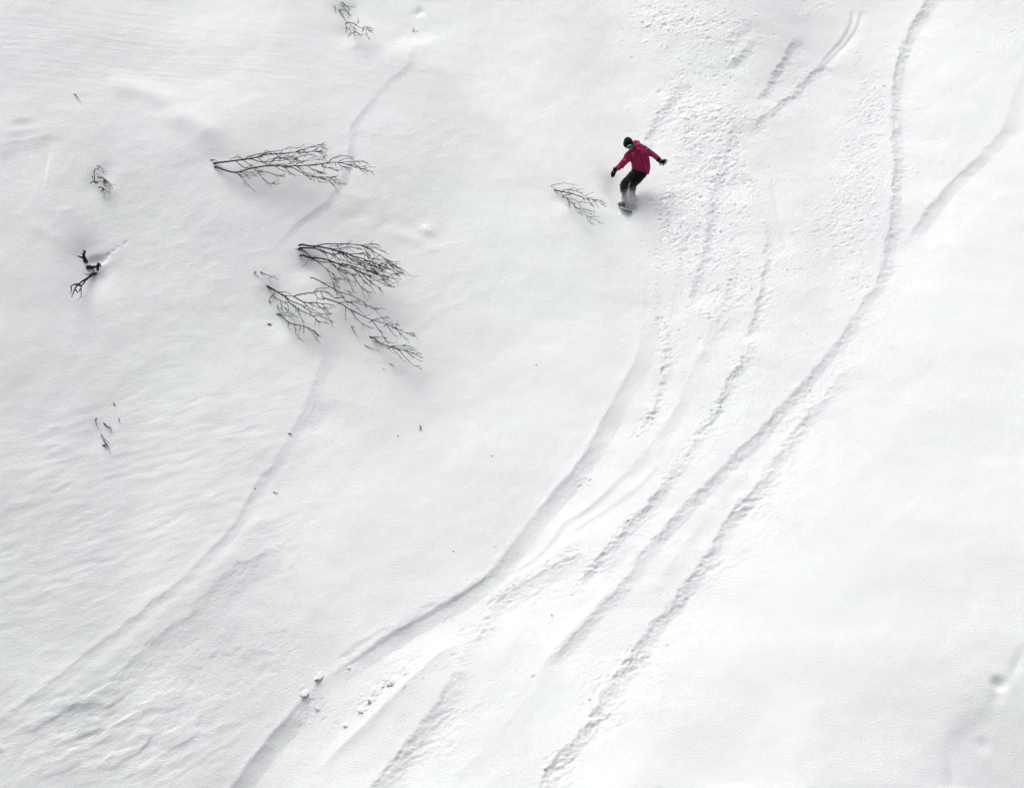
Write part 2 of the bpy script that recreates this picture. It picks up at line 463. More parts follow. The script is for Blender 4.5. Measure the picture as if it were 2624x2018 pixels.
# ---- hollows round the stems and holes
dip(560, 405, 56, 40, 0.09)
dip(600, 470, 76, 46, 0.06, -0.5)
dip(640, 520, 90, 50, 0.04, -0.5)
dip(795, 672, 36, 30, 0.15, -0.6)
dip(850, 720, 64, 36, 0.08, -0.65)
dip(930, 800, 66, 34, 0.06, -0.9)
dip(700, 760, 34, 32, 0.10)
dip(715, 815, 36, 40, 0.11)
dip(975, 880, 54, 28, 0.05, -0.6)
dip(888, 30, 40, 30, 0.12)
dip(890, 80, 32, 36, 0.12)
dip(255, 460, 26, 40, 0.08, -0.5)
dip(215, 652, 46, 44, 0.16)
dip(248, 660, 26, 10, 0.14, 0.15, 3.0)
dip(277, 649, 6, 4, 0.05, 0.4)
dip(291, 641, 5, 3, 0.03, 0.4)
dip(321, 622, 4, 4, 0.025)
dip(303, 632, 5, 3, 0.02, 0.4)
dip(232, 715, 60, 40, 0.11, 0.5)
dip(262, 700, 24, 22, 0.07)
dip(250, 1105, 40, 46, 0.05)
dip(1440, 520, 30, 16, 0.05, -0.7)
dip(690, 832, 8, 4, 0.02)
# where the rider ploughs through
dip(1606, 508, 28, 34, 0.11, 0.25)
dip(1578, 502, 26, 56, 0.17, 0.3)
dip(1575, 470, 26, 30, 0.05)
dip(1720, 560, 26, 36, 0.06)
# lump and shade in the lower right corner
dip(2560, 1748, 16, 13, 0.09, 0.5, 2.4)
dip(2556, 1778, 16, 26, 0.03, -0.4)
dip(2500, 1865, 80, 22, 0.04, 0.75)
dip(2590, 1990, 130, 110, 0.10, 0.5)
dip(2605, 1700, 14, 44, 0.03, -0.5)
dip(1075, 30, 12, 16, 0.05, -0.5)
dip(1095, 590, 20, 12, -0.05, -0.5)
dip(1040, 605, 60, 14, -0.03, -0.4)
for px, py in ((925, 545), (985, 575), (890, 560)):
    dip(px, py, 24, 20, 0.03, 0.7)

# ---- weathering of the surface
X, Y = plane_px(UU, VV + macro(UU, VV) * float(N @ CUP) / float(V @ CUP))


def blob(px, py, rx, ry, rot=0.0):
    c, s = math.cos(rot), math.sin(rot)
    dx, dy = X - px, -(Y - py)
    return np.exp(-(((dx * c + dy * s) / rx) ** 2 + ((-dx * s + dy * c) / ry) ** 2))


def rotated(scale_along, scale_across, ang):
    c, s = math.cos(ang), math.sin(ang)
    return (UU * c + VV * s) / scale_along, (-UU * s + VV * c) / scale_across


# broad, barely visible unevenness
DH += 0.028 * fbm(UU / 2.6, VV / 2.6, 101, 2)
DH += 0.006 * fbm(UU / 0.55, VV / 0.55, 105, 2)
# wind ripples of the lower left, steep on the lower side
rp = np.clip(blob(250, 1200, 420, 260, 0.2) + blob(150, 1500, 330, 220, 0.2) + 0.5 * blob(600, 1150, 220, 150, .2), 0, 1)
a, b = rotated(0.62, 0.19, 0.28)
n = perlin(a, b + 0.35 * perlin(a * 1.3, b * 0.3, 31), 33) + 0.4 * perlin(a * 2.3, b * 2.1, 35)
DH += 0.0065 * rp * n * (0.6 + 0.8 * np.clip(perlin(UU / 0.8, VV / 0.5, 34) + 0.4, 0, 1.2))
# sastrugi in the lower left corner
ss = np.clip(blob(170, 1880, 330, 130, 0.3) + 0.7 * blob(420, 1960, 200, 90, 0.2) + 0.4 * blob(700, 1390, 120, 70, 0.5), 0, 1)
a, b = rotated(0.85, 0.34, 0.42)
n = perlin(a + 0.5 * perlin(a * 1.1, b * 0.6, 46), b + 0.3 * perlin(a * 2.1, b * 1.3, 44), 41)
DH += 0.015 * ss * (1.3 * sstep(-0.05, 0.55, n) + 0.55 * fbm(a * 2.2, b * 2.4, 43, 3, 0.55) - 0.5)
# old patches with a fluffier surface
pt = np.clip(blob(470, 1720, 210, 110, 0.35) + blob(712, 1660, 45, 40), 0, 1)
DH += 0.004 * pt * perlin(UU / 0.09, VV / 0.09, 47)
DH -= 0.012 * sstep(0.25, 0.7, blob(712, 1662, 48, 40) + 0.3 * perlin(UU / 0.2, VV / 0.2, 49)) * 0.8
DH -= 0.016 * sstep(0.25, 0.7, blob(560, 1740, 130, 60, 0.3) + 0.25 * perlin(UU / 0.2, VV / 0.2, 51)) * 0.8
# wind scour lines at the upper left
sc = np.clip(blob(100, 120, 420, 120) + 0.6 * blob(700, 190, 500, 120), 0, 1)
a, b = rotated(1.5, 0.12, -0.05)
DH += 0.0035 * sc * fbm(a, b, 53, 2)
# small crusts round the bushes and over the centre left
cr = np.clip(blob(1000, 700, 260, 180) + blob(300, 500, 260, 200) + 0.7 * blob(1000, 350, 250, 160) + 0.7 * blob(500, 750, 300, 200), 0, 1)
a, b = rotated(0.42, 0.20, 0.45)
n = perlin(a, b, 57)
DH += 0.0036 * cr * (np.maximum(0, n - 0.08) * 1.8 + 0.4 * perlin(UU / 0.11, VV / 0.11, 59))

# ---- churned snow: where boards threw crumbs
CH = np.zeros_like(UU)              # how churned


def churn_line(pts, w, strength):
    sl, S, T, E, L = line_field(pts, w * 2.2)
    CH[sl] += np.where(np.abs(S) < w * 2.2, strength * np.exp(-(S / w) ** 2), 0)


CH += 0.8 * blob(1690, 300, 34, 80, -0.5) + 0.95 * blob(1790, 440, 70, 150, -0.2) + 0.9 * blob(1860, 800, 60, 80) + 0.6 * blob(1800, 640, 120, 120)
CH += 0.8 * blob(1880, 330, 60, 60) + 0.5 * blob(1900, 470, 50, 60) + 0.9 * blob(1780, 310, 60, 50) + 0.7 * blob(1740, 560, 60, 60)
CH += 0.5 * blob(1680, 60, 60, 60) + 0.6 * blob(1820, 160, 70, 70) + 0.5 * blob(1790, 40, 100, 50) + 0.5 * blob(2080, 20, 60, 20)
CH += 0.9 * blob(1020, 1740, 90, 26, 0.72) + 0.7 * blob(930, 1800, 60, 24, 0.72) + 0.6 * blob(820, 1840, 60, 36, 0.3)
CH += 0.5 * blob(1310, 1780, 60, 24, .6) + 0.4 * blob(1430, 1650, 40, 70, -.6)
churn_line([(2150, 945), (2075, 990), (2040, 1030), (1990, 1085)], 0.16, 0.5)
churn_line([(1560, 1820), (1500, 1880), (1440, 1930), (1390, 1990)], 0.2, 0.5)
churn_line([(1690, 1700 - 60), (1600, 1690), (1540, 1740), (1500, 1790)], 0.2, 0.5)
churn_line([(1534, 1160), (1490, 1240), (1450, 1306)], 0.14, 0.7)
churn_line(I1, 0.14, 0.8)
churn_line(H1[:9], 0.2, 0.7)
churn_line([(1690, 820), (1706, 900), (1692, 969), (1660, 1081), (1630, 1110)], 0.14, 0.8)
churn_line([(2110, 160), (2038, 234), (1974, 288), (1925, 330), (1900, 390)], 0.16, 0.6)
CH = np.clip(CH, 0, 1)
n1 = perlin(UU / 0.10, VV / 0.10, 61)
n2 = perlin(UU / 0.055, VV / 0.055, 63)
CH = np.clip(CH * (0.75 + 0.9 * perlin(UU / 0.7, VV / 0.9, 64)), 0, 1)
a, b = rotated(0.15, 0.062, 0.5)
n3 = perlin(a, b, 65)
DH += 0.008 * CH * fbm(UU / 0.26, VV / 0.26, 66, 2) + 0.0075 * CH * (np.maximum(0, n1 - 0.1) * 1.1 + 0.55 * n2 - 1.9 * np.maximum(0, n3 - 0.12))
# flat flakes skipped sideways, beside the long vertical cut
SK = np.clip(blob(2215, 430, 60, 180, 0.0) + 0.9 * blob(2150, 560, 90, 60, 0.5) + 0.7 * blob(2250, 250, 40, 90) + 0.5 * blob(2050, 690, 120, 40, 0.4)
             + 0.6 * blob(2190, 725, 60, 30, 0.4) + 0.5 * blob(2580, 80, 60, 50, 0.5) + 0.5 * blob(1550, 1700, 60, 40, 0.6) + 0.5 * blob(1440, 1920, 50, 50, 0.6), 0, 1)
a, b = rotated(0.19, 0.062, 0.62)
n = perlin(a, b, 67) + 0.3 * perlin(a * 2.1, b * 1.7, 68)
DH -= 0.010 * SK * np.maximum(0, n - 0.2)
CHURN = np.clip(CH + 0.5 * SK, 0, 1)

# chips, scrapes and small plates of snow, one by one
def stamp(mask, tries, size, aspect, height, ang, spread, raised, seed, power=1.4):
    r = np.random.default_rng(seed)
    pi_ = r.integers(12, len(cu) - 12, tries)
    pj_ = r.integers(12, len(cv) - 12, tries)
    ok = r.random(tries) < np.clip(mask[pi_, pj_], 0, 1) ** power
    for i, j in zip(pi_[ok], pj_[ok]):
        a_ = size[0] + (size[1] - size[0]) * r.random() ** 2.2
        b_ = max(0.016, a_ / r.uniform(*aspect))
        th = ang + r.normal(0, spread)
        w = int(a_ * 1.6 / STEP) + 2
        sl = (slice(max(0, i - w), i + w + 1), slice(max(0, j - w), j + w + 1))
        x = UU[sl] - cu[i] - r.uniform(-.5, .5) * STEP
        y = VV[sl] - cv[j] - r.uniform(-.5, .5) * STEP
        c, sn = math.cos(th), math.sin(th)
        p, q = (x * c + y * sn) / a_, (-x * sn + y * c) / b_
        d = np.sqrt(p * p + q * q + 1e-9) * (1 + 0.25 * np.sin(3 * np.arctan2(q, p) + r.uniform(0, 6)))
        hgt = height * r.uniform(0.4, 1.2) * (b_ / 0.03) ** 0.6
        if r.random() < raised:                    # a plate tipped up on its lower side
            DH[sl] += hgt * (1 - sstep(0.5, 1.25, d)) * (0.75 - 0.45 * np.clip(q, -1, 1))
        else:                                      # a scrape, deepest under its upper lip
            DH[sl] -= hgt * (1 - sstep(0.45, 1.3, d)) * (0.75 + 0.5 * np.clip(q, -1, 1))


CH = np.clip(CH + 0.45 * blob(1760, 40, 130, 60, .3) + 0.3 * blob(1880, 110, 90, 90) + 0.25 * blob(1800, 500, 130, 260) + 0.6 * blob(800, 1835, 50, 40, .4), 0, 1)
stamp(CH, 150000, (0.016, 0.048), (1.2, 2.8), 0.0155, 0.55, 0.4, 0.35, 401, 1.2)
stamp(CH, 12000, (0.03, 0.085), (1.4, 2.6), 0.014, 0.55, 0.4, 0.45, 402, 1.7)
stamp(SK, 90000, (0.024, 0.062), (1.9, 3.6), 0.0165, 0.62, 0.16, 0.3, 403, 1.4)
stamp(0.02 + 0 * CH + 0.10 * blob(1500, 1600, 260, 400, -.6) + 0.10 * blob(1900, 600, 300, 300), 5000, (0.016, 0.036), (1.2, 2.4), 0.010, 0.5, 0.6, 0.6, 404, 1.0)

# ---- the whole sheet
nu, nv = len(gu_all), len(gv_all)
UA, VA = np.meshgrid(gu_all, gv_all, indexing='ij')
H = macro(UA, VA)
fade = np.minimum.outer(np.minimum(sstep(0, 12, np.arange(len(cu))), sstep(0, 12, np.arange(len(cu))[::-1])),
                        np.minimum(sstep(0, 12, np.arange(len(cv))), sstep(0, 12, np.arange(len(cv))[::-1])))
H[iu0:iu0 + len(cu), iv0:iv0 + len(cv)] += DH * fade
far = sstep(20, 120, np.hypot(UA, VA))
H += far * 3.0 * fbm(UA / 55, VA / 55, 71, 2)
HD = H[iu0:iu0 + len(cu), iv0:iv0 + len(cv)]


def ground(u, v):
    fu = np.clip((np.asarray(u, float) - cu[0]) / STEP, 0, len(cu) - 1.001)
    fv = np.clip((np.asarray(v, float) - cv[0]) / (STEP * 1.12), 0, len(cv) - 1.001)
    i, j = fu.astype(int), fv.astype(int)
    a, b = fu - i, fv - j
    return HD[i, j] * (1 - a) * (1 - b) + HD[i + 1, j] * a * (1 - b) + HD[i, j + 1] * (1 - a) * b + HD[i + 1, j + 1] * a * b


def place(u, v, h):
    return np.multiply.outer(u, U) + np.multiply.outer(v, V) + np.multiply.outer(h, N)


def mesh_np(name, verts, faces, smooth=True):
    """faces: (n, k) int array"""
    me = bpy.data.meshes.new(name)
    faces = np.asarray(faces, np.int32)
    k = faces.shape[1]
    me.vertices.add(len(verts))
    me.vertices.foreach_set("co", np.asarray(verts, np.float32).ravel())
    me.loops.add(faces.size)
    me.loops.foreach_set("vertex_index", faces.ravel())
    me.polygons.add(len(faces))
    me.polygons.foreach_set("loop_start", np.arange(0, faces.size, k, dtype=np.int32))
    me.polygons.foreach_set("loop_total", np.full(len(faces), k, np.int32))
    if smooth:
        me.polygons.foreach_set("use_smooth", np.ones(len(faces), bool))
    me.update(calc_edges=True)
    return me


def add(name, me, mat, parent=None, **props):
    o = bpy.data.objects.new(name, me)
    COL.objects.link(o)
    if me is not None and mat is not None:
        me.materials.append(mat)
    if parent is not None:
        o.parent = parent
    for k, v in props.items():
        o[k] = v
    return o


ids = np.arange(nu * nv).reshape(nu, nv)
quads = np.stack([ids[:-1, :-1], ids[1:, :-1], ids[1:, 1:], ids[:-1, 1:]], -1).reshape(-1, 4)
slope_me = mesh_np("snow_slope", place(UA.ravel(), VA.ravel(), H.ravel()), quads)
add("snow_slope", slope_me, M_SNOW, kind="structure")

# ------------------------------------------------------------------ loose crumbs of snow
ico_v = []
t = (1 + 5 ** .5) / 2
for s1 in (-1, 1):
    for s2 in (-1, 1):
        ico_v += [(0, s1, s2 * t), (s1, s2 * t, 0), (s2 * t, 0, s1)]
ico_v = np.array(ico_v) / math.sqrt(1 + t * t)
ico_f = []
for i in range(12):
    for j in range(i + 1, 12):
        for k in range(j + 1, 12):
            e = [np.linalg.norm(ico_v[p] - ico_v[q]) for p, q in ((i, j), (j, k), (i, k))]
            if max(e) < 1.1:
                f = (i, j, k)
                nrm = np.cross(ico_v[j] - ico_v[i], ico_v[k] - ico_v[i])
                ico_f.append(f if nrm @ ico_v[i] > 0 else (i, k, j))
ico_f = np.array(ico_f)


def lumps(centres, radii, squash=0.75, seed=1, axes=None):
    r = np.random.default_rng(seed)
    n = len(centres)
    jit = 1 + 0.35 * (r.random((n, 12)) - 0.5)
    v = ico_v[None] * jit[..., None] * radii[:, None, None]
    ang = r.random(n) * 6.283
    c, s = np.cos(ang), np.sin(ang)
    st = 0.75 + 0.6 * r.random(n)
    x = v[..., 0] * st[:, None]
    y = v[..., 1]
    z = v[..., 2] * squash
    xr, yr = x * c[:, None] - y * s[:, None], x * s[:, None] + y * c[:, None]
    W = centres[:, None] + xr[..., None] * U + yr[..., None] * V + z[..., None] * N
    F = ico_f[None] + (np.arange(n) * 12)[:, None, None]
    return W.reshape(-1, 3), F.reshape(-1, 3)


cand = 120000
ru = RNG.uniform(cu[20], cu[-20], cand)
rv = RNG.uniform(cv[20], cv[-20], cand)
ii = ((ru - cu[0]) / STEP).astype(int)
jj = ((rv - cv[0]) / (STEP * 1.12)).astype(int)
keep = RNG.random(cand) < CHURN[ii, jj] ** 1.8 * 0.16
ru, rv = ru[keep], rv[keep]
rad = 0.006 + 0.028 * RNG.random(len(ru)) ** 4.0
hh = ground(ru, rv) + rad * 0.1
Wv, Wf = lumps(place(ru, rv, hh), rad, 0.42, 5)
add("snow_crumbs", mesh_np("snow_crumbs", Wv, Wf), M_LUMP, kind="stuff", label="small crumbs of snow thrown up beside the board tracks", category="snow crumbs")
N_CRUMBS = len(ru)
# ------------------------------------------------------------------ bushes and twigs sticking out of the snow
def tube(pts, radii, sides=6):
    """a tapered, rounded-off tube along world points"""
    P = np.asarray(pts, float)
    n = len(P)
    T = np.gradient(P, axis=0)
    T /= np.linalg.norm(T, axis=1)[:, None] + 1e-9
    a = np.cross(T, FWD[None])
    a /= np.linalg.norm(a, axis=1)[:, None] + 1e-9
    b = np.cross(T, a)
    ang = np.arange(sides) / sides * 2 * np.pi
    ring = np.cos(ang)[None, :, None] * a[:, None] + np.sin(ang)[None, :, None] * b[:, None]
    W = (P[:, None] + ring * np.asarray(radii)[:, None, None]).reshape(-1, 3)
    W = np.vstack([W, P[0] - T[0] * radii[0] * 0.6, P[-1] + T[-1] * radii[-1]])
    F = []
    for i in range(n - 1):
        for k in range(sides):
            q = (k + 1) % sides
            F.append((i * sides + k, i * sides + q, (i + 1) * sides + q, (i + 1) * sides + k))
    c0, c1 = n * sides, n * sides + 1
    for k in range(sides):
        q = (k + 1) % sides
        F.append((c0, q, k, k))
        F.append((c1, (n - 1) * sides + k, (n - 1) * sides + q, (n - 1) * sides + q))
    return W, F


def tube_mesh(name, tubes, origin):
    V_, F_, off = [], [], 0
    for W, F in tubes:
        V_.append(W - origin)
        F_ += [tuple(i + off for i in (f[:3] if f[2] == f[3] else f)) for f in F]
        off += len(W)
    me = bpy.data.meshes.new(name)
    me.from_pydata(np.vstack(V_).tolist(), [], F_)
    me.polygons.foreach_set("use_smooth", np.ones(len(me.polygons), bool))
    return me


def plant(kind, label, cat, origin_zoom, limbs, rise, mat=None, twig_mat=None, group=None, fine=1.0, fine_len=26, flow=(0.9, -0.3), base=None, single=None, jitter=0.10, wscale=1.0):
    """limbs: (width, [(x, y), ...]) measured on an enlarged view (ox, oy, zoom); rise: height over the snow at the far tips"""
    ox, oy, z = origin_zoom
    mat = mat or M_BARK
    twig_mat = twig_mat or mat
    r = np.random.default_rng(sum(map(ord, label)))
    L = []
    for w, pts in limbs:
        P = np.array([(ox + x / z, oy + y / z) for x, y in pts])
        L.append((w / z / PPM * wscale * 1.03, P))
    b0 = np.array([ox + base[0] / z, oy + base[1] / z]) if base else L[0][1][0]
    span = max(np.linalg.norm(P - b0, axis=1).max() for _, P in L) + 1e-6
    flow = np.array([flow[0], -flow[1]]) / np.hypot(*flow)

    def lift_of(P):
        d = np.linalg.norm(P - b0, axis=1) / span
        return rise * np.clip(d, 0, 1.1) ** 0.75

    def world_pts(P, dl):
        lf = np.maximum(lift_of(P) + dl, 0.0)
        u, v = hit(P[:, 0], P[:, 1], ground, lf)
        return place(u, v, ground(u, v) + lf)

    bu, bv = hit([b0[0]], [b0[1]], ground)
    origin = place(bu, bv, ground(bu, bv))[0]
    root = None
    if not single:
        root = bpy.data.objects.new(kind, None)
        COL.objects.link(root)
        root.location = origin
        root.empty_display_size = 0.2
        root["label"], root["category"] = label, cat
        if group:
            root["group"] = group
    twigs, whole = [], []
    wmax = max(w for w, _ in L)
    for k, (w, P) in enumerate(L):
        if len(P) == 2:
            P = np.array([P[0], (P[0] * .5 + P[1] * .5) + r.normal(0, 0.4, 2), P[1]])
        R = catmull(P, 5.0)
        R[1:-1] += r.normal(0, 0.28, R[1:-1].shape)
        main = w > 0.6 * wmax
        dl = 0.0 if main else r.uniform(-jitter, jitter) * 0.5
        W = world_pts(R, dl)
        arc = np.linspace(0, 1, len(R))
        r0 = w / 2
        r1 = max(0.0028, r0 * (0.30 if main else 0.42))
        rad = r0 + (r1 - r0) * arc ** 0.9
        if main:                                    # root it in the snow
            dirv = W[0] - W[1]
            dirv /= np.linalg.norm(dirv)
            W = np.vstack([W[0] + dirv * 0.07 - N * 0.05, W])
            rad = np.concatenate([[rad[0]], rad])
        tb = tube(W, rad, 8 if main else 6)
        if single:
            whole.append(tb)
        else:
            nm = "trunk" if main else "branch"
            add(nm, tube_mesh(nm, [tb], origin), mat, root)
        # side shoots
        nshoot = r.poisson(len(R) * 5.0 / 26.0 * fine)
        for _ in range(nshoot):
            i = r.integers(max(1, len(R) // 5), len(R))
            i = min(i, len(R) - 1)
            tdir = R[i] - R[i - 1]
            tdir /= np.linalg.norm(tdir) + 1e-9
            d = tdir + 0.75 * flow + r.normal(0, 0.55, 2)
            d /= np.linalg.norm(d) + 1e-9
            ln = fine_len * r.uniform(0.35, 1.0)
            m = max(3, int(ln / 5))
            q = [R[i]]
            for s_ in range(m):
                d = d + r.normal(0, 0.22, 2) + 0.08 * flow
                d /= np.linalg.norm(d)
                q.append(q[-1] + d * ln / m)
            Q = np.array(q)
            dq = dl + np.linspace(0, r.uniform(-0.06, 0.06), len(Q))
            twigs.append(tube(world_pts(Q, dq), np.linspace(min(0.0052, r0 * .85), 0.0032, len(Q)), 4))
            if r.random() < 0.35:
                j = r.integers(1, len(Q))
                d2 = Q[j] - Q[j - 1]
                d2 = d2 / (np.linalg.norm(d2) + 1e-9) + r.normal(0, 0.7, 2)
                Q2 = np.array([Q[j], Q[j] + d2 * 3.5, Q[j] + d2 * 7 + r.normal(0, 1, 2)])
                twigs.append(tube(world_pts(Q2, dq[j]), np.linspace(0.0042, 0.003, 3), 4))
    if single:
        me = tube_mesh(kind, whole + twigs, origin)
        o = add(kind, me, mat, label=label, category=cat)
        o.location = origin
        if group:
            o["group"] = group
        return o
    if twigs:
        add("twigs", tube_mesh("twigs", twigs, origin), twig_mat, root, kind="stuff")
    return root


Z2 = (500, 340, 4.37)
plant("bare_birch", "long bare birch of two stems lying sideways out of the snow, upper left", "tree", Z2, [
    (20, [(225, 338), (320, 328), (440, 315), (550, 300), (650, 285), (720, 265), (790, 243), (900, 236), (1000, 231), (1130, 218), (1230, 218), (1310, 212), (1400, 206)]),
    (19, [(228, 380), (290, 405), (370, 430), (430, 443), (500, 438), (570, 415), (640, 395), (720, 383), (800, 372), (900, 372), (1000, 372), (1130, 372), (1250, 365), (1350, 357), (1440, 345), (1510, 333), (1600, 335), (1690, 352), (1760, 375), (1830, 390), (1900, 415), (1990, 437)]),
    (11, [(1130, 215), (1200, 190), (1290, 160), (1370, 140), (1410, 130)]),
    (9, [(1310, 212), (1350, 185), (1390, 150), (1450, 165), (1470, 190)]),
    (10, [(560, 295), (600, 270), (680, 245), (750, 235), (830, 215), (930, 205), (1000, 185), (1080, 170), (1135, 172)]),
    (8, [(390, 310), (400, 290), (440, 275), (470, 262), (510, 280)]),
    (7, [(790, 235), (780, 210), (800, 195), (840, 210)]),
    (10, [(1500, 325), (1530, 295), (1590, 268), (1650, 258), (1720, 268), (1760, 295)]),
    (9, [(1600, 335), (1650, 300), (1700, 285), (1745, 290)]),
    (9, [(1620, 335), (1750, 325), (1850, 320), (1915, 335)]),
    (8, [(1690, 352), (1780, 360), (1850, 378), (1935, 375)]),
    (8, [(1830, 390), (1860, 420), (1905, 457)]),
    (8, [(1600, 340), (1640, 375), (1700, 390), (1765, 415)]),
    (8, [(1415, 355), (1440, 385), (1510, 400), (1575, 415)]),
    (12, [(1040, 378), (1110, 400), (1170, 435), (1240, 475), (1320, 495), (1400, 510), (1480, 530), (1530, 565), (1580, 625)]),
    (10, [(1140, 378), (1190, 420), (1250, 460), (1330, 485), (1420, 495), (1500, 498), (1575, 497)]),
    (9, [(1480, 495), (1540, 520), (1580, 550), (1655, 575)]),
    (9, [(460, 450), (500, 480), (540, 525), (580, 570), (608, 592)]),
    (8, [(500, 445), (560, 455), (600, 495), (615, 515)]),
    (8, [(560, 440), (620, 445), (670, 470), (690, 450)]),
    (10, [(655, 395), (690, 425), (760, 435), (850, 455), (920, 480), (965, 487)]),
    (8, [(700, 430), (740, 490), (790, 545), (850, 570), (920, 578)]),
    (10, [(460, 320), (500, 355), (540, 390), (600, 395)]),
    (9, [(545, 310), (600, 350), (640, 390)]),
    (11, [(620, 290), (680, 310), (770, 335), (830, 355), (900, 355), (1000, 352), (1100, 350)]),
    (9, [(700, 280), (770, 330), (830, 300), (930, 285), (1010, 280)]),
    (8, [(770, 335), (860, 320), (960, 310), (1100, 300), (1200, 320), (1290, 285), (1350, 275), (1400, 320)]),
    (8, [(1130, 350), (1200, 330), (1290, 310), (1380, 300), (1430, 297)]),
    (8, [(910, 380), (950, 410), (1010, 430), (1070, 455)]),
    (8, [(970, 375), (1010, 400), (1060, 440)]),
    (9, [(1270, 370), (1310, 410), (1370, 430), (1440, 450), (1450, 410), (1415, 370)]),
    (7, [(1360, 430), (1400, 460), (1480, 460)]),
    (8, [(1160, 235), (1200, 260), (1280, 250), (1380, 265), (1445, 270)]),
    (8, [(1350, 215), (1400, 215), (1440, 215), (1475, 238)]),
    (7, [(1240, 480), (1290, 510), (1335, 535)]),
    (7, [(1360, 510), (1400, 560)]),
    (8, [(830, 350), (880, 300), (950, 250), (1030, 255), (1100, 280)]),
    (7, [(860, 330), (930, 270), (1010, 300), (1080, 265), (1150, 300)]),
    (7, [(930, 320), (1000, 270), (1060, 320), (1130, 330)]),
], 0.75, fine=1.7, fine_len=22, flow=(1, -0.15), base=(226, 358))
plant("broken_twig", "pale broken stub at the foot of the long bare birch", "twig", Z2, [(13, [(172, 306), (215, 304), (252, 318)])], 0.05, mat=M_PALE, single=True, fine=0)

Z3 = (600, 600, 4.202)
plant("bare_birch", "dense fan of dark birch branches, the thickest bush in the snow", "tree", Z3, [
    (20, [(728, 110), (800, 125), (880, 130), (950, 140), (1050, 160), (1150, 188), (1220, 210), (1300, 240), (1400, 270), (1480, 300), (1560, 330), (1650, 360), (1740, 415)]),
    (18, [(720, 145), (800, 148), (880, 155), (950, 180), (1020, 205), (1070, 215), (1160, 205), (1240, 212), (1330, 210), (1420, 195)]),
    (20, [(738, 225), (790, 245), (850, 255), (920, 258), (1000, 272), (1070, 300), (1150, 320), (1250, 338), (1330, 360), (1420, 385), (1500, 395), (1600, 395)]),
    (12, [(880, 130), (940, 110), (1020, 103), (1120, 105), (1210, 103), (1290, 110), (1370, 122), (1430, 150), (1490, 180), (1560, 220), (1640, 270), (1700, 310), (1760, 350), (1820, 380), (1880, 435)]),
    (9, [(1370, 122), (1440, 108), (1510, 106), (1575, 120)]),
    (9, [(1380, 125), (1450, 140), (1530, 150), (1580, 178)]),
    (9, [(1400, 150), (1430, 195), (1470, 230)]),
    (12, [(720, 150), (770, 195), (830, 245), (880, 285), (940, 330), (985, 365), (1020, 415), (1050, 470), (1065, 530), (1075, 580)]),
    (12, [(850, 270), (920, 295), (1000, 300), (1080, 305), (1180, 345), (1290, 375), (1370, 410), (1440, 450), (1520, 490), (1600, 530), (1670, 570)]),
    (11, [(1420, 385), (1500, 415), (1590, 440), (1680, 465), (1765, 482)]),
    (9, [(1070, 320), (1110, 370), (1150, 430), (1200, 470), (1240, 520), (1265, 585)]),
    (10, [(1270, 430), (1310, 490), (1360, 560), (1410, 605), (1490, 640)]),
    (10, [(1350, 380), (1400, 450), (1450, 500), (1520, 550), (1580, 580)]),
    (9, [(1240, 220), (1300, 260), (1350, 310), (1400, 360)]),
    (9, [(1150, 200), (1200, 260), (1260, 310)]),
    (8, [(960, 170), (990, 230), (1020, 275)]),
    (8, [(920, 150), (950, 190)]),
    (9, [(1050, 165), (1090, 230), (1150, 290), (1200, 330)]),
    (10, [(1300, 240), (1370, 290), (1450, 320), (1530, 350), (1620, 370)]),
    (10, [(1330, 210), (1400, 215), (1470, 260), (1560, 270), (1650, 280), (1740, 300)]),
    (9, [(1480, 300), (1560, 360), (1640, 400)]),
    (9, [(1500, 395), (1560, 430), (1630, 480), (1700, 510)]),
    (7, [(860, 240), (890, 238), (922, 225)]),
    (8, [(1000, 390), (1060, 420), (1110, 470), (1165, 470)]),
    (7, [(1050, 470), (1090, 490), (1135, 490)]),
    (8, [(660, 155), (690, 172), (720, 168)]),
    (9, [(1640, 270), (1690, 340), (1740, 390), (1800, 410), (1860, 447)]),
    (9, [(1110, 380), (1180, 410), (1250, 430), (1300, 450)]),
    (9, [(1050, 320), (1100, 360), (1190, 390), (1280, 420)]),
    (8, [(1020, 130), (1100, 130), (1130, 160)]),
    (8, [(1070, 160), (1150, 150), (1230, 140), (1290, 145), (1340, 165)]),
    (9, [(1200, 215), (1290, 290), (1380, 340), (1470, 370), (1560, 380)]),
    (9, [(1120, 190), (1220, 240), (1320, 290), (1420, 330), (1520, 345), (1600, 345)]),
    (9, [(1250, 340), (1330, 400), (1420, 440), (1520, 460), (1600, 500)]),
    (8, [(1400, 275), (1480, 330), (1570, 380), (1660, 420), (1740, 425)]),
    (8, [(1560, 330), (1620, 300), (1700, 325), (1780, 370)]),
    (8, [(1370, 290), (1460, 290), (1550, 310), (1640, 330), (1720, 350)]),
    (8, [(1290, 375), (1350, 450), (1400, 510), (1460, 550)]),
    (8, [(1160, 270), (1250, 310), (1350, 330), (1440, 350)]),
    (8, [(1440, 390), (1530, 430), (1600, 480), (1660, 545)]),
], 0.8, fine=2.1, fine_len=28, flow=(0.85, -0.5), base=(730, 165))
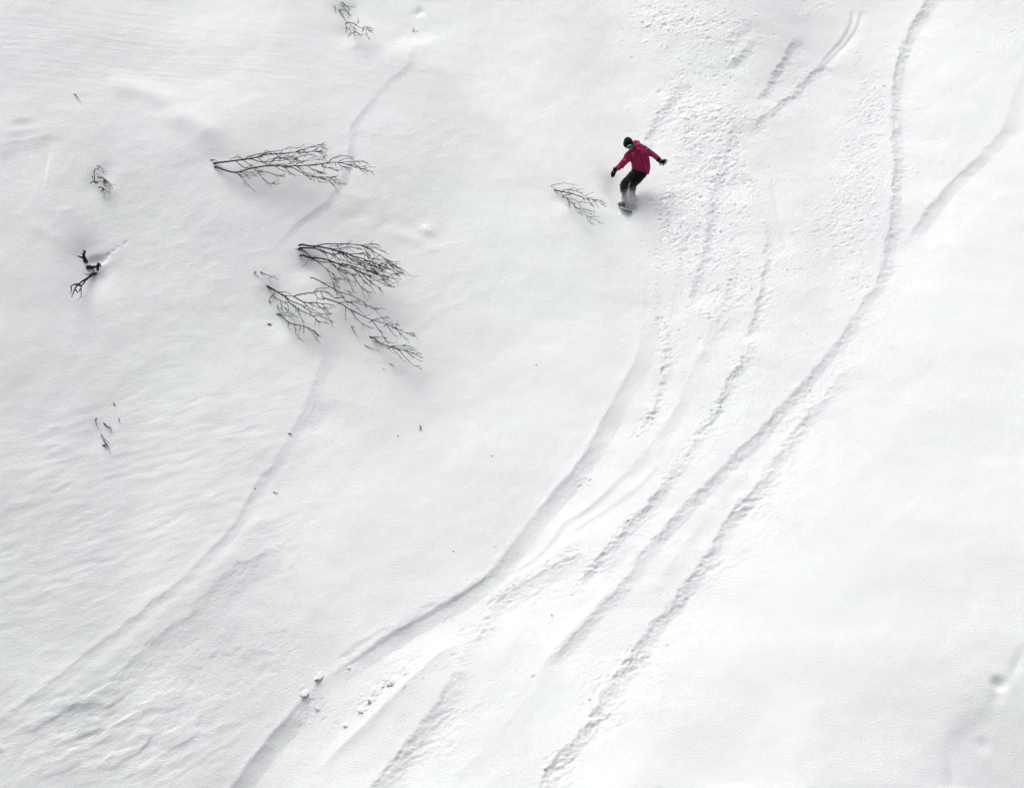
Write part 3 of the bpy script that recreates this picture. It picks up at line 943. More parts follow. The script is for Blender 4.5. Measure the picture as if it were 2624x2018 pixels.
plant("bare_shrub", "crooked bare shrub with knobbly twigs below the dense birch fan", "shrub", Z3, [
    (23, [(360, 562), (410, 590), (470, 625), (530, 655), (580, 662), (640, 668)]),
    (13, [(640, 668), (710, 648), (790, 635), (860, 625), (930, 610), (1000, 625), (1040, 650), (1080, 685), (1125, 680)]),
    (9, [(860, 625), (890, 590), (960, 580), (1010, 575)]),
    (13, [(640, 670), (690, 700), (740, 725), (800, 735), (870, 735), (940, 745), (1000, 750), (1070, 765)]),
    (14, [(530, 655), (570, 700), (600, 740), (650, 775), (700, 815), (750, 835), (800, 855), (850, 880), (880, 920), (870, 980)]),
    (11, [(560, 680), (620, 720), (680, 745), (740, 770), (790, 810), (850, 845), (920, 855), (980, 860), (1010, 890), (1045, 940)]),
    (9, [(740, 725), (800, 790), (860, 820), (920, 850)]),
    (9, [(880, 740), (920, 780), (960, 810), (1000, 850), (1060, 855)]),
    (8, [(940, 745), (980, 790), (1010, 830)]),
    (9, [(440, 630), (410, 660), (380, 690), (380, 730), (400, 765)]),
    (9, [(410, 655), (450, 690), (500, 715), (550, 735), (600, 730)]),
    (8, [(500, 720), (510, 770), (505, 810)]),
    (8, [(550, 735), (580, 770), (580, 790)]),
    (8, [(690, 790), (700, 860), (730, 910), (745, 975)]),
    (7, [(660, 770), (665, 840)]), (7, [(540, 780), (580, 845)]),
    (9, [(480, 618), (560, 625), (630, 650)]),
    (8, [(880, 920), (920, 940), (965, 945)]), (8, [(905, 930), (920, 985)]),
    (8, [(870, 630), (900, 690), (890, 700)]),
    (8, [(345, 545), (362, 560), (375, 545)]),
    (8, [(930, 620), (950, 660), (980, 690)]),
    (8, [(800, 735), (860, 770), (930, 790), (1000, 790)]),
    (8, [(850, 880), (900, 870), (960, 890), (1030, 930)]),
], 0.45, fine=2.2, fine_len=13, flow=(0.7, -0.7))
plant("bare_shrub", "low sagging branch with hanging twigs, under the crooked shrub", "shrub", Z3, [
    (13, [(460, 855), (500, 870), (540, 910), (580, 945), (640, 965), (710, 980), (780, 1000), (840, 1030), (890, 1075), (940, 1105)]),
    (7, [(460, 855), (530, 850), (620, 850)]),
    (7, [(500, 860), (560, 870), (640, 885), (690, 885)]),
    (7, [(580, 870), (610, 900), (640, 930)]),
    (7, [(580, 945), (580, 990), (600, 1030)]),
    (8, [(640, 965), (660, 1020), (665, 1070), (710, 1130)]),
    (7, [(715, 985), (700, 1050), (690, 1090)]),
    (8, [(750, 990), (750, 1040), (745, 1075)]),
    (9, [(790, 1005), (850, 1070), (890, 1150)]),
    (7, [(840, 1030), (880, 1050), (900, 1110)]),
    (10, [(470, 780), (480, 820)]),
], 0.3, fine=1.8, fine_len=10, flow=(0.7, -0.7))
plant("bare_birch", "slender bare birch of two crossing stems, between the shrub and the birch fan", "tree", Z3, [
    (13, [(980, 690), (1040, 710), (1120, 735), (1180, 765), (1230, 800), (1290, 830), (1360, 865), (1430, 900), (1500, 925), (1570, 945), (1640, 965), (1720, 1000), (1780, 1030), (1850, 1060), (1925, 1060)]),
    (11, [(850, 468), (920, 505), (990, 545), (1060, 580), (1130, 620), (1200, 640), (1280, 665), (1340, 700), (1400, 740), (1450, 775), (1500, 800), (1540, 840), (1580, 880), (1620, 910)]),
    (7, [(920, 505), (980, 525), (1050, 530)]),
    (8, [(1130, 620), (1170, 670), (1220, 730), (1280, 750), (1310, 800)]),
    (7, [(1500, 805), (1550, 800), (1590, 795)]),
    (7, [(1100, 620), (1170, 690), (1210, 720)]), (7, [(1190, 600), (1260, 625)]),
    (7, [(1850, 1060), (1900, 1085), (1945, 1095)]),
    (8, [(1640, 965), (1680, 945), (1720, 935)]), (7, [(1680, 960), (1740, 970), (1790, 985)]),
    (8, [(1650, 980), (1690, 1040), (1730, 1090), (1770, 1135)]),
    (8, [(1750, 1020), (1790, 1070), (1830, 1110), (1865, 1145)]),
    (8, [(1490, 925), (1540, 910), (1600, 900), (1660, 885)]),
    (9, [(1490, 935), (1540, 1000), (1590, 1050), (1640, 1060)]),
    (8, [(1150, 735), (1220, 730), (1310, 735), (1400, 765), (1460, 780)]),
    (9, [(1250, 810), (1290, 870), (1330, 920), (1370, 950), (1420, 980), (1470, 1005)]),
    (7, [(1370, 950), (1385, 990), (1385, 1030)]),
    (7, [(1320, 800), (1360, 820), (1400, 870)]),
    (7, [(1200, 790), (1200, 880)]),
    (8, [(1580, 1050), (1610, 1110), (1640, 1150), (1700, 1170)]),
], 0.7, fine=1.3, fine_len=17, flow=(0.85, -0.5), base=(880, 560), jitter=0.06)
plant("bare_birch", "small bare birch tip lowest in the bush group, pointing down the face", "tree", Z3, [
    (13, [(1460, 1100), (1510, 1120), (1560, 1160), (1620, 1190), (1690, 1215), (1770, 1240), (1850, 1250), (1920, 1280), (1980, 1310), (2040, 1335)]),
    (8, [(1470, 1105), (1550, 1105), (1620, 1110)]),
    (8, [(1690, 1210), (1760, 1200), (1850, 1195), (1935, 1225)]),
    (7, [(1720, 1220), (1800, 1225), (1910, 1243)]),
    (9, [(1780, 1250), (1830, 1310), (1880, 1360), (1930, 1410), (2005, 1440)]),
    (8, [(1850, 1255), (1900, 1300), (1985, 1350)]),
    (7, [(1900, 1270), (1960, 1285), (2015, 1300)]),
    (8, [(1520, 1150), (1580, 1190), (1650, 1225), (1700, 1270), (1750, 1300)]),
    (7, [(1700, 1230), (1760, 1290), (1795, 1325)]),
    (7, [(1730, 1215), (1720, 1180)]),
], 0.45, fine=1.3, fine_len=15, flow=(0.85, -0.5))
plant("forked_twig", "dark forked twig just above the root of the crooked shrub", "twig", Z3, [(10, [(280, 405), (350, 435), (410, 455), (480, 487)]), (6, [(410, 455), (450, 443)])], 0.12, single=True, fine=0)
plant("hooked_twig", "pale hooked twig beside the forked twig above the crooked shrub", "twig", Z3, [(9, [(235, 398), (215, 420), (260, 455), (312, 505)])], 0.08, mat=M_GREY, single=True, fine=0)
plant("thin_twig", "thin bent twig under the slender birch, nearest its hanging branches", "twig", Z3, [(7, [(1260, 990), (1290, 1040), (1340, 1115)]), (5, [(1260, 990), (1295, 995)])], 0.06, single=True, fine=0)
plant("thin_twig", "thin knotted twig left of the lowest birch tip", "twig", Z3, [(8, [(1405, 1195), (1470, 1225), (1530, 1245), (1578, 1273)])], 0.06, single=True, fine=0.6, fine_len=3)
plant("thin_twig", "short twig lying below the lowest birch tip", "twig", Z3, [(7, [(1670, 1388), (1705, 1405), (1735, 1427)])], 0.04, single=True, fine=0)
plant("thin_twig", "tiny twig end below the lowest birch tip, smallest of the loose ones", "twig", Z3, [(6, [(1603, 1448), (1622, 1462)])], 0.02, mat=M_GREY, single=True, fine=0)

Z4 = (1380, 440, 10.5)
plant("bare_shrub", "small bare shrub right in front of the snowboarder", "shrub", Z4, [
    (28, [(420, 485), (520, 510), (610, 530), (720, 550), (840, 580), (960, 605), (1080, 650), (1180, 690), (1260, 720), (1340, 730), (1440, 750), (1540, 745), (1650, 780), (1780, 855)]),
    (16, [(640, 530), (690, 490), (760, 478), (840, 475), (950, 505), (1040, 530), (1120, 565), (1180, 610), (1250, 650), (1340, 710)]),
    (13, [(840, 475), (900, 445), (960, 410)]), (13, [(1010, 510), (1090, 480), (1165, 460)]), (13, [(1060, 545), (1130, 565), (1190, 545)]),
    (13, [(1250, 640), (1330, 610), (1420, 575)]), (13, [(1350, 700), (1420, 695), (1490, 700)]),
    (15, [(1440, 755), (1540, 790), (1640, 830), (1740, 890), (1840, 940)]),
    (13, [(1500, 790), (1550, 870), (1595, 925)]), (13, [(1650, 780), (1720, 765)]),
    (14, [(1180, 690), (1240, 760), (1270, 810)]), (14, [(1300, 740), (1380, 800), (1450, 880)]),
    (16, [(880, 600), (780, 625), (660, 645), (640, 655), (700, 690), (800, 715), (920, 740), (1000, 770), (1080, 810), (1200, 820), (1350, 830), (1400, 880), (1450, 920)]),
    (13, [(610, 545), (640, 640), (670, 710)]),
    (14, [(750, 710), (790, 780), (820, 850), (820, 930), (890, 965)]),
    (17, [(800, 740), (870, 810), (930, 870), (990, 940), (1060, 985), (1140, 1040), (1220, 1130), (1300, 1180), (1380, 1220), (1500, 1280), (1660, 1365)]),
    (14, [(950, 910), (1000, 990), (1050, 1080)]), (14, [(1060, 985), (1150, 990), (1260, 1005), (1380, 1035), (1520, 1085)]),
    (14, [(1160, 1040), (1240, 1070), (1330, 1120), (1450, 1140)]), (14, [(1380, 1205), (1500, 1200), (1655, 1205)]),
    (15, [(1300, 1190), (1340, 1290), (1400, 1380), (1480, 1430), (1530, 1460)]), (13, [(1380, 1240), (1430, 1320)]),
    (14, [(1100, 1060), (1150, 1140), (1200, 1205)]), (12, [(1080, 820), (1130, 945)]), (12, [(950, 860), (1040, 885)]), (12, [(940, 840), (1000, 825)]),
], 0.35, mat=M_BARK, fine=1.3, fine_len=9, flow=(0.9, -0.4), wscale=1.25)
plant("arched_twig", "single arched twig above the small shrub by the snowboarder", "twig", Z4, [(17, [(330, 382), (400, 355), (500, 335), (620, 315), (710, 303), (780, 320), (900, 345), (1060, 370)])], 0.2, mat=M_GREY, single=True, fine=0)

Z6 = (820, 0, 12.139)
plant("bare_shrub", "gnarled little shrub at the top edge, with downward twigs", "shrub", Z6, [
    (26, [(590, 310), (640, 390), (700, 480), (750, 560), (800, 650), (860, 700), (910, 720), (960, 780), (1020, 840), (1100, 880), (1150, 875)]),
    (18, [(590, 310), (680, 310), (780, 330), (830, 360), (860, 400)]),
    (18, [(705, 165), (760, 240), (830, 330), (870, 420), (880, 540)]),
    (26, [(715, 95), (770, 160), (840, 210), (880, 260), (900, 320), (890, 400), (910, 460), (960, 510)]),
    (14, [(840, 195), (930, 215), (1110, 245)]),
    (16, [(810, 700), (805, 780), (820, 860), (845, 940), (835, 1020)]),
    (16, [(830, 860), (890, 920), (930, 870), (920, 790)]),
    (20, [(900, 700), (1000, 720), (1120, 770), (1200, 840), (1280, 870), (1380, 880), (1440, 900), (1440, 980), (1430, 1060), (1480, 1150), (1550, 1220)]),
    (16, [(1350, 880), (1410, 825), (1480, 830), (1500, 900), (1560, 970), (1620, 955)]),
    (16, [(1500, 860), (1560, 880), (1600, 950), (1690, 935)]), (14, [(1540, 870), (1545, 800)]),
    (14, [(1120, 770), (1190, 720), (1240, 660)]), (14, [(1195, 720), (1200, 600)]),
    (20, [(1040, 860), (1050, 930), (1120, 1000), (1190, 1040), (1240, 1110), (1310, 1160)]),
    (16, [(1100, 880), (1130, 950), (1180, 1030)]),
    (18, [(1050, 930), (1060, 1030), (1080, 1120), (1090, 1240)]), (14, [(1090, 1100), (1180, 1090)]),
    (16, [(1030, 1020), (960, 1090), (890, 1145)]), (14, [(920, 900), (970, 1000), (920, 1040)]),
    (14, [(1320, 900), (1360, 960)]), (14, [(1270, 1070), (1330, 1070), (1410, 1070)]),
], 0.3, fine=1.3, fine_len=7, flow=(0.6, -0.8), wscale=1.25)
plant("buried_twig", "tiny three-cornered twig end left of the top edge shrub", "twig", Z6, [(20, [(420, 190), (450, 230), (482, 282)]), (14, [(482, 282), (478, 220), (480, 160)])], 0.05, mat=M_GREY, single=True, fine=0)

Z5 = (140, 400, 4.419)
plant("broken_stump", "dark splintered stump beside a hollow in the snow", "stump", Z5, [
    (34, [(352, 1192), (338, 1160), (328, 1125), (338, 1090), (322, 1070)]), (18, [(325, 1150), (290, 1142), (262, 1128)]), (14, [(338, 1120), (315, 1105), (300, 1100)]), (16, [(340, 1095), (348, 1080), (345, 1065)]),
], 0.22, fine=0, wscale=1.5)
plant("broken_log", "short knobbly dark log between the splintered stump and the forked branch", "log", Z5, [
    (30, [(400, 1252), (430, 1256), (460, 1250), (490, 1235), (512, 1240)]), (22, [(490, 1235), (492, 1215), (515, 1225), (522, 1258)]), (10, [(408, 1258), (440, 1290), (450, 1322)]), (9, [(428, 1268), (445, 1300)]),
], 0.12, fine=0, base=(410, 1300), wscale=1.5)
plant("forked_branch", "thick dark forked branch pointing down below the short log", "branch", Z5, [
    (24, [(466, 1330), (430, 1335), (390, 1370), (340, 1400), (290, 1435), (250, 1470), (232, 1500), (210, 1550), (195, 1592)]),
    (14, [(440, 1325), (390, 1340), (348, 1335)]), (15, [(350, 1400), (330, 1440), (300, 1480), (300, 1540), (300, 1590)]),
    (18, [(260, 1450), (210, 1455), (185, 1472)]), (12, [(185, 1472), (190, 1520), (178, 1555)]), (13, [(235, 1510), (265, 1550)]), (12, [(290, 1500), (275, 1540)]), (14, [(430, 1335), (455, 1320), (440, 1310)]),
], 0.3, fine=0.3, fine_len=5, flow=(-0.5, -0.9), base=(466, 1330), wscale=1.35)
plant("frosted_shrub", "frosted grey shrub tip half buried above the splintered stump", "shrub", Z5, [
    (13, [(560, 268), (560, 330), (575, 345), (600, 355)]),
    (11, [(580, 280), (620, 340), (630, 380)]), (12, [(530, 240), (575, 265), (620, 305), (655, 360)]),
    (11, [(525, 350), (560, 370), (615, 415)]), (11, [(540, 375), (530, 415)]), (9, [(545, 380), (570, 430)]),
    (10, [(430, 290), (490, 290), (550, 285)]), (8, [(430, 240), (440, 280), (470, 315)]),
    (8, [(450, 230), (450, 160), (470, 140), (510, 160), (550, 190), (575, 215)]), (8, [(505, 115), (540, 140), (550, 175)]), (7, [(460, 145), (430, 190)]),
    (7, [(480, 200), (500, 210)]), (7, [(480, 240), (500, 230)]), (12, [(482, 302), (492, 304)]), (12, [(520, 350), (534, 356)]),
], 0.15, mat=M_GREY, fine=1.3, fine_len=6, flow=(0.5, -0.8), base=(550, 270), wscale=1.25)

Z7 = (200, 1000, 8.4)
plant("buried_twig", "curved grey twig, leftmost of the loose cluster below the forked branch", "twig", Z7, [(20, [(402, 600), (370, 618), (390, 700), (415, 780), (455, 842)])], 0.08, mat=M_GREY, single=True, fine=0)
plant("buried_twig", "dark twig split in two at its tip, middle of the lower left cluster", "twig", Z7, [(26, [(555, 705), (600, 750), (650, 790), (700, 830), (725, 880), (722, 922)]), (14, [(650, 770), (700, 790), (735, 835)])], 0.08, single=True, fine=0)
plant("buried_twig", "long smooth bowed twig above the ragged stick, lower left cluster", "twig", Z7, [(22, [(505, 940), (510, 980), (560, 1035), (620, 1080), (685, 1145)])], 0.1, mat=M_GREY, single=True, fine=0)
plant("ragged_stick", "ragged splintered stick at the bottom of the lower left twig cluster", "twig", Z7, [(22, [(550, 1070), (590, 1120), (620, 1160), (645, 1210), (670, 1270), (697, 1340)]), (20, [(545, 1175), (580, 1210), (630, 1285)]), (20, [(590, 1165), (630, 1175)])], 0.06, mat=M_BARK, single=True, fine=0)
plant("buried_twig", "pointed dark twig end at the top of the lower left cluster", "twig", Z7, [(14, [(760, 262), (785, 308), (800, 330)]), (22, [(780, 300), (795, 325)])], 0.03, single=True, fine=0)
plant("buried_twig", "short blunt grey stub right of the split dark twig", "twig", Z7, [(26, [(880, 608), (888, 650), (890, 690)])], 0.03, mat=M_PALE, single=True, fine=0)
Z0 = (0, 0, 2.496)
plant("buried_twig", "broken line of a twig alone on the wind scoured snow, upper left", "twig", Z0, [(5, [(472, 600), (485, 612), (497, 628), (508, 642), (524, 655)]), (4, [(478, 604), (490, 606)])], 0.03, mat=M_GREY, single=True, fine=0)
plant("buried_twig", "small hooked twig end right of the top edge shrub", "twig", (875, 0, 2.496), [(4, [(462, 184), (455, 198), (462, 206), (474, 200)]), (3, [(484, 198), (494, 202)])], 0.03, mat=M_PALE, single=True, fine=0)
plant("curled_twig", "small curled twig alone on the open snow below the bushes", "twig", (875, 673, 2.496), [(6, [(500, 1043), (510, 1050), (500, 1060), (494, 1068)]), (5, [(507, 1058), (510, 1070)])], 0.03, mat=M_BARK, single=True, fine=0)
plant("bark_chip", "dark wedge of bark on the edge of the drifted track", "bark chip", (0, 673, 2.496), [(10, [(1848, 1092), (1858, 1092), (1867, 1098)])], 0.02, single=True, fine=0)
plant("loose_twig", "thin straight twig lying on smooth snow right of the drifted track", "twig", (0, 673, 2.496), [(6, [(1750, 1466), (1762, 1470), (1780, 1472)])], 0.02, single=True, fine=0)


def pebble(name, label, cat, px, py, rx, ry, mat, seed):
    u, v = hit([px], [py], ground)
    c = place(u, v, ground(u, v))[0]
    r = np.random.default_rng(seed)
    bm_v = []
    rings, seg = 6, 10
    for i in range(rings + 1):
        th = math.pi * i / rings
        for k in range(seg):
            ph = 2 * math.pi * k / seg
            j = 1 + 0.18 * (r.random() - 0.5)
            bm_v.append(j * (math.sin(th) * math.cos(ph) * rx / PPM * U + math.sin(th) * math.sin(ph) * ry / PPM * V + math.cos(th) * min(rx, ry) / PPM * 0.8 * N))
    F = []
    for i in range(rings):
        for k in range(seg):
            F.append((i * seg + k, (i + 1) * seg + k, (i + 1) * seg + (k + 1) % seg, i * seg + (k + 1) % seg))
    o = add(name, mesh_np(name, np.array(bm_v), F), mat, label=label, category=cat)
    o.location = c
    return o


pebble("stone", "grey stone showing through the snow left of the low sagging branch", "stone", 690, 830.5, 5.5, 2.4, M_GREY, 1)
for i, (px, py, lb) in enumerate([(1374, 934.5, "lone dark speck of bark on open snow below the snowboarder"), (1260, 1167.5, "dark speck of bark on smooth snow, midway down the open face"),
                                  (1162, 1411.5, "lone dark speck of bark just above the broken slab edge"), (654, 1252, "tiny dark speck of bark at the drifted track's lip"), (1020, 1117, "pale speck of bark near the curled twig")]):
    pebble("bark_speck", lb, "bark speck", px, py, 2.0, 1.6, M_BARK if i != 4 else M_GREY, 20 + i)


# broken blocks of the slab and the lump far right
def snow_chunk(label, px, py, rx, ry, ang, seed, high=0.6, lift=0.0):
    u, v = hit([px], [py], ground)
    c = place(u, v, ground(u, v) + lift - 0.08 * min(rx, ry) / PPM)[0]
    r = np.random.default_rng(seed)
    rings, seg = 9, 16
    vs = []
    for i in range(rings + 1):
        th = math.pi * i / rings
        for k in range(seg):
            ph = 2 * math.pi * k / seg
            d = np.array([math.sin(th) * math.cos(ph), math.sin(th) * math.sin(ph), math.cos(th)])
            q = np.sign(d) * np.abs(d) ** 0.72
            j = 1 + 0.55 * float(perlin(np.array([d[0] * 1.7 + seed * 3.1 + d[2]]), np.array([d[1] * 1.7 + d[2] * 1.3]), 90 + seed)[0]) + 0.05 * (r.random() - 0.5)
            x, y, z = q * j
            x, y = x * rx / PPM, y * ry / PPM
            xr, yr = x * math.cos(ang) - y * math.sin(ang), x * math.sin(ang) + y * math.cos(ang)
            vs.append(xr * U + yr * V + z * min(rx, ry) / PPM * high * 0.27 * N)
    F = []
    for i in range(rings):
        for k in range(seg):
            F.append((i * seg + k, (i + 1) * seg + k, (i + 1) * seg + (k + 1) % seg, i * seg + (k + 1) % seg))
    o = add("snow_chunk", mesh_np("snow_chunk", np.array(vs), F), M_LUMP, label=label, category="snow chunk")
    o["group"] = "chunks of broken snow"
    o.location = c


snow_chunk("largest block of broken snow, in the gap of the slab edge", 826, 1727, 24, 10, 0.7, 1, 0.5)
snow_chunk("long snow block sliding below the largest one at the slab gap", 790, 1771, 20, 8, 0.75, 3, 0.5)
snow_chunk("cube of snow just right of the slab gap, under the crack", 895, 1709, 5, 4, 0.5, 4, 0.8)
snow_chunk("flat little snow lump lowest under the slab gap, at the foot of its blocks", 818, 1812, 10, 6, 0.4, 6, 0.5)
snow_chunk("snow ball resting lowest along the pale rib of thrown snow", 889, 1856, 8, 7, 0.3, 8, 0.8)
snow_chunk("lens shaped snow lump midway on the pale rib of thrown snow", 930, 1820, 11, 7, 0.0, 9, 0.7)
snow_chunk("double snow lump higher on the pale rib of thrown snow", 957, 1792, 12, 9, 0.5, 10, 0.6)
snow_chunk("long snow pile near the top of the pale rib of thrown snow", 1010, 1745, 18, 9, 0.6, 11, 0.6)
snow_chunk("lone snow lump beside the middle cut, lower centre", 1421, 1573, 8, 5, 0.1, 13, 0.45)

# ------------------------------------------------------------------ the snowboarder
RZ = 6.4625                                     # enlargement of the view the rider was measured on
fu_, fv_ = hit([1520 + 545 / RZ], [320 + 1330 / RZ], ground)
FOOT = place(fu_, fv_, ground(fu_, fv_))[0]
Z0_ = float((FOOT - CAM) @ FWD) - 0.05          # camera distance of the front foot


def rp3(zx, zy, d=0.0):
    z = Z0_ + d
    x = (1520 + zx / RZ - PW / 2) / FPX
    y = -(320 + zy / RZ - PH / 2) / FPX
    # sideways size is set at the front foot's distance, so depth does not scale the figure
    return CAM + z * FWD + Z0_ * x * CRIGHT + Z0_ * y * CUP


MPX = Z0_ / FPX / RZ                            # metres per enlarged pixel


def loft(sections, seg=18, p=2.3):
    """sections: (left point, right point, depth half-thickness, depth)"""
    vs = []
    n = len(sections)
    for (Lp, Rp, b, d) in sections:
        Lw, Rw = rp3(*Lp, d), rp3(*Rp, d)
        c, a = (Lw + Rw) / 2, (Rw - Lw) / 2
        for k in range(seg):
            t = 2 * math.pi * k / seg
            ct, st = math.cos(t), math.sin(t)
            vs.append(c + a * math.copysign(abs(ct) ** (2 / p), ct) + FWD * b * math.copysign(abs(st) ** (2 / p), st))
    vs.append(sum(vs[:seg]) / seg)
    vs.append(sum(vs[(n - 1) * seg:n * seg]) / seg)
    F = []
    for i in range(n - 1):
        for k in range(seg):
            q = (k + 1) % seg
            F.append((i * seg + k, i * seg + q, (i + 1) * seg + q, (i + 1) * seg + k))
    for k in range(seg):
        q = (k + 1) % seg
        F.append((n * seg, q, k))
        F.append((n * seg + 1, (n - 1) * seg + k, (n - 1) * seg + q))
    return np.array(vs), F


def blob3(c, rx, ry, rd, rot=0.0, rings=10, seg=16):
    """ellipsoid; rx, ry in enlarged pixels, rd in metres, rot anticlockwise in the picture"""
    vs, F = [], []
    cr, sr = math.cos(rot), math.sin(rot)
    ax = (cr * CRIGHT + sr * CUP) * rx * MPX
    ay = (-sr * CRIGHT + cr * CUP) * ry * MPX
    for i in range(rings + 1):
        th = math.pi * i / rings
        for k in range(seg):
            ph = 2 * math.pi * k / seg
            vs.append(c + ax * math.sin(th) * math.cos(ph) + ay * math.cos(th) + FWD * rd * math.sin(th) * math.sin(ph))
    for i in range(rings):
        for k in range(seg):
            q = (k + 1) % seg
            F.append((i * seg + k, i * seg + q, (i + 1) * seg + q, (i + 1) * seg + k))
    return np.array(vs), F


def chain(pts, radii_m, seg=12, step=0.02):
    """a tapered limb through points given as (zx, zy, d)"""
    P = np.array([rp3(*p) for p in pts])
    R = catmull(np.hstack([P, np.array(radii_m)[:, None]]), step) if len(P) > 2 else np.linspace(np.append(P[0], radii_m[0]), np.append(P[1], radii_m[1]), 6)
    W, F = tube(R[:, :3], R[:, 3], seg)
    return W, [f[:3] if f[2] == f[3] else f for f in F]


def fused(name, parts, voxel, origin, smooth=4):
    """one continuous closed mesh out of overlapping pieces"""
    V_, F_, off = [], [], 0
    for W, F in parts:
        V_.append(np.asarray(W) - origin)
        F_ += [tuple(int(i) + off for i in f) for f in F]
        off += len(W)
    me = bpy.data.meshes.new(name + "_raw")
    me.from_pydata(np.vstack(V_).tolist(), [], F_)
    import bmesh
    bm = bmesh.new()
    bm.from_mesh(me)
    bmesh.ops.remove_doubles(bm, verts=bm.verts, dist=1e-5)
    bmesh.ops.recalc_face_normals(bm, faces=bm.faces)
    bm.to_mesh(me)
    bm.free()
    o = bpy.data.objects.new(name + "_raw", me)
    COL.objects.link(o)
    m = o.modifiers.new("r", 'REMESH')
    m.mode = 'VOXEL'
    m.voxel_size = voxel
    s = o.modifiers.new("s", 'SMOOTH')
    s.factor = 0.5
    s.iterations = smooth
    dg = bpy.context.evaluated_depsgraph_get()
    out = bpy.data.meshes.new_from_object(o.evaluated_get(dg))
    out.name = name
    bpy.data.objects.remove(o)
    bpy.data.meshes.remove(me)
    out.polygons.foreach_set("use_smooth", np.ones(len(out.polygons), bool))
    return out


def crease(me, amp, seed, stretch=(1.0, 1.0, 0.55)):
    """push the cloth in and out into soft folds"""
    n = len(me.vertices)
    co = np.zeros(n * 3, np.float32)
    no = np.zeros(n * 3, np.float32)
    me.vertices.foreach_get("co", co)
    me.vertices.foreach_get("normal", no)
    co, no = co.reshape(-1, 3), no.reshape(-1, 3)
    x, y, z = (co * np.array(stretch)).T
    q = np.abs(perlin((x + 0.5 * z) / 0.10, (y * 1.3 + z) / 0.07, seed)) - 0.25
    q = q + 0.6 * perlin((x - z) / 0.045, (y + x) / 0.06, seed + 1)
    co = co + no * (amp * q)[:, None]
    me.vertices.foreach_set("co", co.ravel().astype(np.float32))
    me.update()
    return me


def cloth(name, col, rough=0.8, wrinkle=0.3, scale=14.0):
    m, nt, b = new_mat(name)
    n = nt.nodes
    tc = n.new("ShaderNodeTexCoord")
    no = n.new("ShaderNodeTexNoise")
    no.inputs['Scale'].default_value = scale
    no.inputs['Detail'].default_value = 4
    no.inputs['Distortion'].default_value = 0.6
    nt.links.new(tc.outputs['Object'], no.inputs['Vector'])
    mx = n.new("ShaderNodeMix")
    mx.data_type = 'RGBA'
    mx.inputs[6].default_value = (col[0] * .82, col[1] * .82, col[2] * .82, 1)
    mx.inputs[7].default_value = (min(1, col[0] * 1.15), col[1] * 1.15, col[2] * 1.15, 1)
    nt.links.new(no.outputs['Fac'], mx.inputs[0])
    nt.links.new(mx.outputs[2], b.inputs['Base Color'])
    bp = n.new("ShaderNodeBump")
    bp.inputs['Strength'].default_value = wrinkle
    bp.inputs['Distance'].default_value = 0.10
    nt.links.new(no.outputs['Fac'], bp.inputs['Height'])
    nt.links.new(bp.outputs['Normal'], b.inputs['Normal'])
    b.inputs['Roughness'].default_value = rough
    b.inputs['Specular IOR Level'].default_value = 0.2
    return m, nt, b, mx


M_JACKET = cloth("crimson_cloth", (0.41, 0.023, 0.110), 0.7, 1.0, 7.0)[0]
M_SEAM = cloth("dark_crimson_cloth", (0.075, 0.004, 0.02))[0]
M_NAVY = cloth("slate_cloth", (0.03, 0.035, 0.06))[0]
M_BLACK = cloth("black_cloth", (0.010, 0.011, 0.011), 0.8, 0.5, 30.0)[0]
M_HAT = cloth("dark_knit", (0.013, 0.013, 0.012), 0.95, 0.8, 60.0)[0]
M_WHITE = cloth("white_print", (0.55, 0.55, 0.57), 0.7, 0.0)[0]
M_SKIN = cloth("skin", (0.42, 0.24, 0.17), 0.6, 0.05)[0]
M_LENS, nt_, b_ = new_mat("green_lens")
b_.inputs['Base Color'].default_value = (0.012, 0.19, 0.085, 1)
b_.inputs['Roughness'].default_value = 0.12
b_.inputs['Metallic'].default_value = 0.25
# trousers and boots: snow stuck to the cloth, more of it lower down
def snowed(name, col, z0, z1, bias):
    m, nt, b, mx = cloth(name, col, 0.85, 0.5, 16.0)
    n = nt.nodes
    tc = n.new("ShaderNodeTexCoord")
    sep = n.new("ShaderNodeSeparateXYZ")
    nt.links.new(tc.outputs['Object'], sep.inputs[0])
    mr = n.new("ShaderNodeMapRange")
    mr.inputs['From Min'].default_value = z0
    mr.inputs['From Max'].default_value = z1
    mr.inputs['To Min'].default_value = -0.28
    mr.inputs['To Max'].default_value = bias
    nt.links.new(sep.outputs['Z'], mr.inputs['Value'])
    no = n.new("ShaderNodeTexNoise")
    no.inputs['Scale'].default_value = 13.0
    no.inputs['Detail'].default_value = 6
    no.inputs['Roughness'].default_value = 0.75
    nt.links.new(tc.outputs['Object'], no.inputs['Vector'])
    ad = n.new("ShaderNodeMath")
    ad.operation = 'ADD'
    nt.links.new(mr.outputs[0], ad.inputs[0])
    nt.links.new(no.outputs['Fac'], ad.inputs[1])
    rr = n.new("ShaderNodeMapRange")
    rr.inputs['From Min'].default_value = 0.46
    rr.inputs['From Max'].default_value = 0.80
    nt.links.new(ad.outputs[0], rr.inputs['Value'])
    m2 = n.new("ShaderNodeMix")
    m2.data_type = 'RGBA'
    m2.inputs[7].default_value = (0.72, 0.73, 0.75, 1)
    nt.links.new(rr.outputs[0], m2.inputs[0])
    nt.links.new(mx.outputs[2], m2.inputs[6])
    nt.links.new(m2.outputs[2], b.inputs['Base Color'])
    return m


M_TROUSER = snowed("snowy_black_cloth", (0.013, 0.016, 0.016), 0.56, 0.12, 0.36)
M_BOOT = snowed("snowy_boot", (0.05, 0.05, 0.052), 0.3, -0.15, 0.22)

